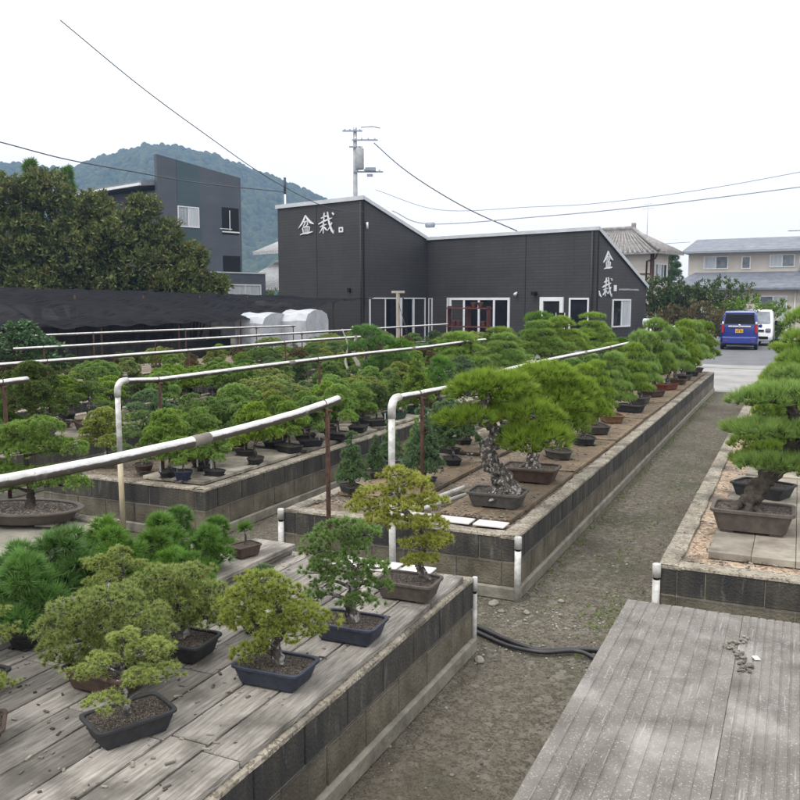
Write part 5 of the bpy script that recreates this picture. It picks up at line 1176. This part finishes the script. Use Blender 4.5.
b.tube([(7.7,-2.06,0),(7.7,-2.06,3.0)], 0.05, 6); b.build('downpipe', 'frame', ap)
b = MB(); b.tube([(7.6,-0.06,4.35),(7.6,-0.06,5.7)], 0.05, 6); b.build('downpipe', 'frame', ap)
b = MB(); b.tube([(7.3,2.5,6.4),(7.3,2.5,7.5)], 0.03, 6)
for q in range(5): b.tube([(6.6+0.35*q,2.2,7.3),(6.6+0.35*q,2.8,7.3)], 0.02, 5)
b.tube([(6.4,2.5,7.3),(8.2,2.5,7.3)], 0.025, 5); b.build('aerial', 'wire', ap)

# ------------------------------------------------------------ vehicles (rear towards the camera at -y)
def loft(b, secs, mi=0, smooth=True):
    n = len(secs[0]); vs = [p for s_ in secs for p in s_]; fs = []
    for i in range(len(secs)-1):
        for k in range(n): fs.append((i*n+k, i*n+(k+1) % n, (i+1)*n+(k+1) % n, (i+1)*n+k))
    fs.append(tuple(reversed(range(n)))); fs.append(tuple(range((len(secs)-1)*n, len(secs)*n))); b.add(vs, fs, mi, smooth=smooth)
def rbox_sec(y, w, z0, z1, top=0.86, r=0.12):
    """cross-section in x-z: straight flanks to the waist, tumblehome above"""
    wz = z0 + (z1-z0)*0.52; h = w/2; t = h*top
    return [(-h+r,y,z0),(h-r,y,z0),(h,y,z0+r),(h,y,wz),(h*0.985,y,wz+0.05),(t,y,z1-r),(t-r*0.8,y,z1),(0,y,z1+0.012),(-t+r*0.8,y,z1),(-t,y,z1-r),(-h*0.985,y,wz+0.05),(-h,y,wz),(-h,y,z0+r)]
def vehicle(name, label, loc, rz, paint, front=False, L_=3.4, W_=1.6, H_=1.78):
    e = empty(name, loc, rz, label, 'car')
    b = MB(); z0 = 0.22; S = []
    for (y, w, lo, hi) in ((0.0,0.92,0.30,0.92),(0.03,0.965,0.25,0.95),(0.10,0.99,0.22,0.965),(0.35,1,0.2,0.985),(1.2,1,0.2,1.0),(2.3,1,0.2,0.99),(2.6,0.995,0.2,0.93),(2.95,0.98,0.2,0.62),(3.3,0.95,0.22,0.54),(3.4,0.88,0.28,0.44)):
        S.append(rbox_sec(y, W_*w, lo, H_*hi, 0.88 if hi > 0.7 else 0.97))
    loft(b, S); b.build('body', paint, e)
    zt = H_
    b = MB(); # rear window
    b.add([(-0.66,-0.03,1.20),(0.66,-0.03,1.20),(0.60,-0.012,1.64),(-0.60,-0.012,1.64),(-0.64,0.05,1.20),(0.64,0.05,1.20),(0.58,0.09,1.62),(-0.58,0.09,1.62)], [(0,1,2,3),(0,4,5,1),(1,5,6,2),(2,6,7,3),(3,7,4,0)])
    b.build('rear_window', 'glass', e)
    b = MB(); b.box((0,0.10,1.70), (1.30,0.30,0.05), bev=0.02); b.build('spoiler', paint, e)
    b = MB(); b.box((0,-0.03,0.44), (1.50,0.16,0.34), bev=0.05); bp = b.build('bumper', paint, e)
    b = MB(); b.box((0,-0.06,0.27), (1.2,0.10,0.08), bev=0.02); b.build('bumper_trim', 'black', bp)
    for sx in (-1, 1):
        b = MB(); b.box((sx*0.715,0.0,0.98), (0.10,0.10,0.42), bev=0.02); b.box((sx*0.715,0.0,1.24), (0.09,0.09,0.12), 1, bev=0.02); b.build('tail_light', ['redlamp','frame'], e)
        b = MB(); b.box((sx*0.60,-0.115,0.42), (0.12,0.02,0.04)); b.build('reflector', 'redlamp', bp)
        b = MB(); b.box((sx*(W_/2+0.07),2.35,1.05), (0.16,0.10,0.18), bev=0.04); b.build('mirror', paint, e)
        b = MB(); b.add([(sx*W_*0.497,0.5,1.02),(sx*W_*0.497,2.55,1.02),(sx*W_*0.452,2.3,1.55),(sx*W_*0.452,0.55,1.55)], [(0,1,2,3)] if sx > 0 else [(3,2,1,0)]); b.build('side_window', 'glass', e)
        for yy in (0.55, 2.85):
            b = MB(); b.tube([(sx*(W_/2-0.16),yy,0.28),(sx*(W_/2-0.14),yy,0.28),(sx*(W_/2-0.02),yy,0.28),(sx*(W_/2),yy,0.28)], [0.26,0.28,0.28,0.26], 20); w = b.build('wheel', 'rubber', e)
            b = MB(); b.tube([(sx*(W_/2-0.01),yy,0.28),(sx*(W_/2+0.006),yy,0.28)], [0.18,0.16], 14); b.build('rim', 'chrome', w)
    b = MB(); b.box((0,-0.055,1.075), (0.98,0.05,0.075), bev=0.015); b.build('garnish', 'chrome', e)
    b = MB(); b.tube([(0,-0.06,1.14),(0,-0.075,1.14)], [0.05,0.045], 10); b.build('badge', 'chrome', e)
    b = MB(); b.box((0,-0.045,0.88), (0.33,0.02,0.17)); pl = b.build('number_plate', 'yellowplate' if not front else 'frame', e)
    b = MB()
    for k, dx in enumerate((-0.11,-0.04,0.05,0.12)): b.box((dx,-0.058,0.86), (0.035,0.004,0.07))
    b.box((0.0,-0.058,0.935), (0.16,0.004,0.025)); b.build('plate_digits', 'black', pl)
    b = MB(); b.tube([(0,-0.02,1.2),(0.28,-0.01,1.24)], 0.012, 5); b.build('wiper', 'black', e)
    return e
vehicle('parked_car', 'boxy blue car with yellow plate parked facing away at path end', (-2.47, 42.6, 0.008), 0.03, 'carblue', H_=1.80, W_=1.62)
def white_van():
    e = empty('parked_van', (-1.95, 46.6, 0.008), -0.05, 'white van parked behind the blue car, half hidden', 'van')
    W_ = 1.6; b = MB(); S = []
    for (y, w, lo, hi) in ((0.0,0.90,0.30,0.58),(0.06,0.97,0.25,0.70),(0.25,0.99,0.22,1.02),(0.42,0.99,0.22,1.10),(0.95,0.98,0.2,1.72),(1.2,0.98,0.2,1.80),(3.2,0.98,0.2,1.82),(3.35,0.94,0.26,1.72)):
        S.append(rbox_sec(y, W_*w, lo, hi, 0.90 if hi > 1.2 else 0.98))
    loft(b, S); b.build('body', 'carwhite', e)
    b = MB(); b.add([(-0.66,0.38,1.13),(0.66,0.38,1.13),(0.56,0.88,1.71),(-0.56,0.88,1.71)], [(0,1,2,3)]); b.build('windscreen', 'greyglass', e)
    for sx in (-1,1):
        b = MB(); b.box((sx*0.58,0.06,0.80), (0.26,0.16,0.20), bev=0.04); b.build('headlight', 'greyglass', e)
        b = MB(); b.box((sx*0.88,0.75,1.15), (0.14,0.08,0.24), bev=0.03); b.build('mirror', 'black', e)
        for yy in (0.6, 2.7):
            b = MB(); b.tube([(sx*0.64,yy,0.28),(sx*0.66,yy,0.28),(sx*0.78,yy,0.28),(sx*0.80,yy,0.28)], [0.26,0.28,0.28,0.26], 18); b.build('wheel', 'rubber', e)
    b = MB(); b.box((0,0.03,0.78), (0.8,0.08,0.10), bev=0.02); b.box((0,-0.0,0.42), (1.2,0.06,0.14), bev=0.02); b.build('grille', 'black', e)
    b = MB(); b.box((0,-0.04,0.56), (0.33,0.02,0.17)); b.build('number_plate', 'frame', e)
white_van()

# ------------------------------------------------------------ trees and shrubs in the background
def leafy(name, label, loc, blobs, nleaf, Ln, Wd, m, trunk_r=0.12, cat='tree', group=None, stems=5, seed=1, brm='barkdark', twig=60):
    e = empty(name, loc, 0, label, cat, group); rs = np.random.RandomState(seed); rr = random.Random(seed); per = 15
    vol = np.array([b_[1][0]*b_[1][1]*b_[1][2] for b_ in blobs])**(2/3); vol = vol/vol.sum(); Ps, Ds, Ts = [], [], []
    for (c, r_), f in zip(blobs, vol):
        n = int(nleaf*f); ncl = max(6, n//per); u = nrm(rs.randn(ncl, 3)); q = 0.55 + 0.5*rs.rand(ncl, 1)
        C = np.array(c) + u*np.array(r_)*q; cs = Ln*0.35
        P = np.repeat(C, per, 0) + rs.randn(ncl*per, 3)*cs; D = nrm(np.repeat(u, per, 0)*0.5 + rs.randn(ncl*per, 3)*0.75 + np.array([0,0,0.45]))
        T = np.clip(np.repeat(0.4 + 0.28*rs.randn(ncl), per) + 0.15*rs.randn(ncl*per), 0, 1)
        Ps.append(P); Ds.append(D); Ts.append(T)
    P, D, T = map(np.concatenate, (Ps, Ds, Ts)); ok = P[:, 2] > 0.05; P, D, T = P[ok], D[ok], T[ok]
    link('crown', tri_mesh('crown', *leaves(P, D, T, Ln, Wd), m), e)
    b = MB()
    for (c, r_) in blobs:
        base = Vector((c[0]*0.15, c[1]*0.15, 0)); c = Vector(c); mid = base.lerp(c, 0.5) + Vector((rr.uniform(-.2,.2), rr.uniform(-.2,.2), 0))
        sp = spline([base, mid, c], 5); b.tube(sp, [trunk_r + (trunk_r*0.25-trunk_r)*k/(len(sp)-1) for k in range(len(sp))], 7, jit=0.3)
        for k in range(twig//len(blobs)):
            d = Vector((rr.gauss(0,1), rr.gauss(0,1), rr.gauss(0.2,1))).normalized(); t = c + Vector((d.x*r_[0], d.y*r_[1], d.z*r_[2]))*0.95
            b.tube([mid.lerp(c, rr.uniform(0.3,1)), c.lerp(t, 0.5)+Vector((0,0,-0.05)), t], [trunk_r*0.22, trunk_r*0.14, trunk_r*0.05], 4)
    b.build('trunk', brm, e); return e
# big loquat-like tree: blobs in local metres; local x runs roughly along the picture (rotated by YAW)
t1 = leafy('broadleaf_tree', 'large brownish-green broadleaf tree filling the left behind the net', (-29.6, 30.2, 0),
      [((-3.6,-1.5,6.9),(1.3,1.2,1.1)),((-1.7,-0.6,7.1),(1.2,1.1,1.0)),((-5.4,-2.6,6.2),(1.5,1.4,1.6)),((0.2,0.2,6.4),(1.0,1.0,0.8)),((2.3,0.8,6.5),(0.75,0.7,0.6)),((1.2,0.4,5.3),(1.5,1.4,1.1)),
       ((3.2,1.2,5.2),(0.9,0.9,0.8)),((-3.0,-1,5.0),(2.0,1.8,1.3)),((-0.6,0,4.6),(2.0,1.8,1.4)),((2.2,0.8,3.9),(1.8,1.6,1.2)),((4.1,1.4,4.3),(0.9,0.9,0.7)),((-5.0,-2.4,3.8),(1.8,1.6,1.6)),((-2.2,-1,3.0),(2.0,1.6,1.0)),((0.8,0.3,2.9),(1.8,1.5,0.9)),((3.4,1.2,2.9),(1.4,1.2,0.8))], 78000, 0.215, 0.085, 'treeleaf', 0.10, seed=5, twig=260)
t1.rotation_euler.z = YAW - R(10)
t2 = leafy('broadleaf_tree', 'small broadleaf tree before the blue-grey house, right of the large one', (-25.2, 31.8, 0),
      [((0,0,3.4),(0.7,0.7,0.6)),((0.35,0.3,4.2),(0.42,0.4,0.45)),((-1.0,-0.3,3.0),(0.8,0.8,0.5)),((1.1,0.3,2.9),(0.6,0.6,0.5)),((0.1,0,2.4),(1.2,1.0,0.6))], 9500, 0.21, 0.085, 'treeleaf', 0.06, seed=6)
t2.rotation_euler.z = YAW
def conifer(name, label, loc, h, r, seed, m='bluegreen', n=9):
    e = empty(name, loc, 0, label, 'tree', None); rs = np.random.RandomState(seed); Ps, Ds, Ts = [], [], []; b = MB()
    b.tube([(0,0,0),(0.05,0,h*0.5),(0,0,h)], [h*0.025, h*0.015, 0.02], 8)
    for k in range(n):
        f = k/(n-1); z = h*(0.30+0.68*f); R_ = r*(1-0.75*f); q = 5 if f < 0.8 else 3
        for j in range(q):
            a = rs.uniform(0, 6.28); c = np.array([math.cos(a)*R_*0.6, math.sin(a)*R_*0.6, z + rs.uniform(-.1,.1)]); nn = 90
            u = nrm(rs.randn(nn, 3)); P = c + u*np.array([R_*0.42, R_*0.42, h*0.028]); Ps.append(P); Ds.append(nrm(u + [0,0,0.6])); Ts.append(np.clip(0.4+0.3*rs.randn(nn), 0, 1))
            b.tube([(0,0,z-0.1), tuple(c)], [0.04, 0.015], 5)
    P, D, T = map(np.concatenate, (Ps, Ds, Ts)); r_ = needles(P, D, T, 7, h*0.035, h*0.005, 0.7)
    link('crown', tri_mesh('crown', *r_, m), e); b.build('trunk', 'barkdark', e); return e
conifer('conifer_tree', 'dark layered conifer between tiled house and cream house', (-9.5, 72.7, 0), 6.3, 1.4, 3)
for i, (x, y, h) in enumerate(((-33.9, 31.0, 8.75), (-32.9, 32.3, 8.5))):
    conifer('pine_tree', ('pine top poking above the left broadleaf tree, farther left one', 'lower pine top poking above the broadleaf tree, right one')[i], (x, y, 0), h, 0.75, 30+i, 'needledark', 10)
leafy('shrub', 'dark green shrub right behind the shop corner', (-7.0, 49.2, 0), [((-0.3,0,2.6),(1.3,1.2,1.0)),((0.9,0.2,2.4),(1.0,1.0,0.9)),((0,0,1.4),(1.7,1.4,0.9))], 7500, 0.15, 0.08, 'leaf', 0.05, 'shrub', 'shrubs before the cream house', seed=7)
leafy('shrub', 'brownish wilted shrub left of the blue car', (-5.0, 47.0, 0), [((-1.0,0,1.2),(1.3,1.0,0.8)),((0.4,0,1.5),(1.2,1.0,0.8)),((0,0,0.6),(2.0,1.1,0.6))], 5200, 0.16, 0.07, 'leafbrown', 0.05, 'shrub', 'shrubs before the cream house', seed=8, twig=120)
leafy('shrub', 'mid-green shrub with bare twigs before the cream house porch', (-4.6, 50.2, 0), [((-1.2,0,2.4),(1.3,1.2,0.9)),((0.8,0,2.6),(1.6,1.2,0.9)),((0,0,1.4),(2.2,1.4,1.0))], 8200, 0.15, 0.075, 'leaf', 0.05, 'shrub', 'shrubs before the cream house', seed=9, twig=160)
leafy('shrub', 'dense dark shrub directly behind the blue car', (-2.0, 48.6, 0), [((-0.4,0,1.7),(1.3,1.2,0.9)),((0.9,0,1.3),(0.9,1.0,1.0)),((-1.3,0,1.2),(0.9,0.9,1.1)),((0,0,0.7),(1.8,1.1,0.7))], 7200, 0.13, 0.07, 'juniper', 0.05, 'shrub', 'shrubs before the cream house', seed=10)
leafy('shrub', 'low yellow-green shrub at the car park edge', (-4.4, 40.8, 0), [((0,0,0.5),(0.8,1.6,0.5)),((0.2,1.4,0.5),(0.7,1.0,0.55))], 2600, 0.10, 0.05, 'needleolive', 0.03, 'shrub', 'shrubs before the cream house', seed=12)
leafy('shrub', 'small yellow-green bush below the white tiled house', (-33.0, 50.0, 0), [((0,0,2.3),(1.2,1.0,0.7)),((0.5,0,1.2),(1.5,1.2,0.9))], 2600, 0.16, 0.08, 'needleolive', 0.05, 'shrub', None, seed=13)
for i, (x, y) in enumerate(((9,62),(-46,46),(-52,40))):
    leafy('broadleaf_tree', ('tree beyond the right edge by the cream house','background tree at far left, nearer the blue-grey house','background tree at the far left edge')[i], (x, y, 0), [((0,0,4),(2.5,2.5,1.8)),((1,0,2.6),(2.4,2,1.4))], 7000, 0.25, 0.12, 'treeleaf', 0.12, seed=20+i)

# ------------------------------------------------------------ utility pole and wires
up = empty('utility_pole', (-27.93, 53.19, 0), YAW, 'concrete utility pole with transformer and crossarms behind the shop', 'utility pole')
b = MB(); b.tube([(0,0,0),(0,0,13.9)], [0.19,0.13], 14); b.build('shaft', 'polecon', up)
b = MB(); b.tube([(0.32,-0.25,11.1),(0.32,-0.25,11.15),(0.32,-0.25,12.45),(0.32,-0.25,12.5)], [0.24,0.28,0.28,0.22], 16); tr = b.build('transformer', 'polecon', up)
for k in (-1,1): b = MB(); b.tube([(0.32+0.12*k,-0.25,12.5),(0.32+0.12*k,-0.25,12.72)], 0.04, 6); b.build('bushing', 'frame', tr)
for i, (z, x0, x1) in enumerate(((13.65,-0.85,0.5),(13.05,-0.2,1.55),(10.95,-0.1,1.9),(12.6,-0.4,0.5))):
    b = MB(); b.box(((x0+x1)/2,-0.16,z), (x1-x0,0.09,0.09)); a = b.build('crossarm', 'wiregrey', up)
    for k in range(4):
        x = x0 + (x1-x0)*(k+0.5)/4
        if i < 3: c = MB(); c.tube([(x,-0.16,z+0.04),(x,-0.16,z+0.12),(x,-0.16,z+0.22)], [0.05,0.075,0.04], 7); c.build('insulator', 'frame', a)
b = MB(); b.box((1.05,-0.16,11.12), (0.7,0.3,0.22)); b.box((1.0,-0.16,10.72), (0.4,0.2,0.16)); b.build('switch_box', 'wiregrey', up)
b = MB(); b.tube([(0.4,-0.1,13.9),(1.2,-0.1,13.95),(1.7,-0.1,13.85)], 0.035, 6); b.build('lamp_arm', 'wiregrey', up)
sp = empty('roof_mast', (-29.6, 46.9, 0), 0, 'slim pole with dark top behind the shop tower roof', 'pole')
b = MB(); b.tube([(0,0,0),(0,0,8.9)], 0.06, 8); b.build('shaft', 'frame', sp)
b = MB(); b.tube([(0,0,8.9),(0,0,9.9)], 0.08, 8); b.build('cap', 'wire', sp)
def wire(pts, r, label, m='wire', clamps=()):
    c = Vector(pts[0]); P = [p - c for p in spline(pts, 10)]; b = MB(); b.tube(P, r, 5, cap=False)
    for q in clamps: b.tube([P[q]-Vector((0.25,0,0.06)), P[q]+Vector((0.25,0,-0.06))], r*5, 6)
    b.build('overhead_wire', m, loc=tuple(pts[0]), label=label, cat='wire', group='overhead wires')
wire([(-26.77,53.73,12.89),(-24.33,52.65,11.06),(-21.75,51.64,9.45),(-18.73,50.83,7.81),(-15.49,50.13,6.38)], 0.035, 'thick black wire sloping from the utility pole down behind the shop roof')
wire([(-33.09,26.57,9.42),(-33.21,28.72,9.40),(-32.10,31.44,8.97),(-30.47,34.39,8.65),(-29.42,38.18,8.51),(-28.47,45.23,8.77)], 0.028, 'thin black wire crossing the hill and the blue-grey house')
wire([(-22.89,22.47,11.59),(-21.90,25.13,9.94),(-21.68,28.54,8.82),(-21.83,32.88,7.80),(-20.76,35.57,6.80),(-20.01,37.02,6.54),(-19.64,38.29,6.59)], 0.018, 'black service wire dropping from top left onto the shop tower')
wire([(-21.38,45.20,7.35),(-19.41,46.11,6.62),(-13.97,48.62,7.01),(-8.54,51.13,7.57),(-0.30,52.74,8.43),(3.48,52.28,8.79)], 0.030, 'grey wire with dark clamp running right from the shop tower', 'wiregrey', (10,))
wire([(-26.65,53.78,9.76),(-21.92,53.76,8.22),(-15.95,54.32,8.20),(-11.47,54.19,8.23),(-5.69,54.65,8.77),(-0.35,54.92,9.52),(3.57,54.52,10.13)], 0.022, 'thin grey wire, uppermost at the right side', 'wiregrey')
wire([(-10.74,58.93,5.87),(-8.63,59.90,6.00),(-7.30,64.93,6.39)], 0.02, 'thin grey wire ending at the tiled house aerial', 'wiregrey')
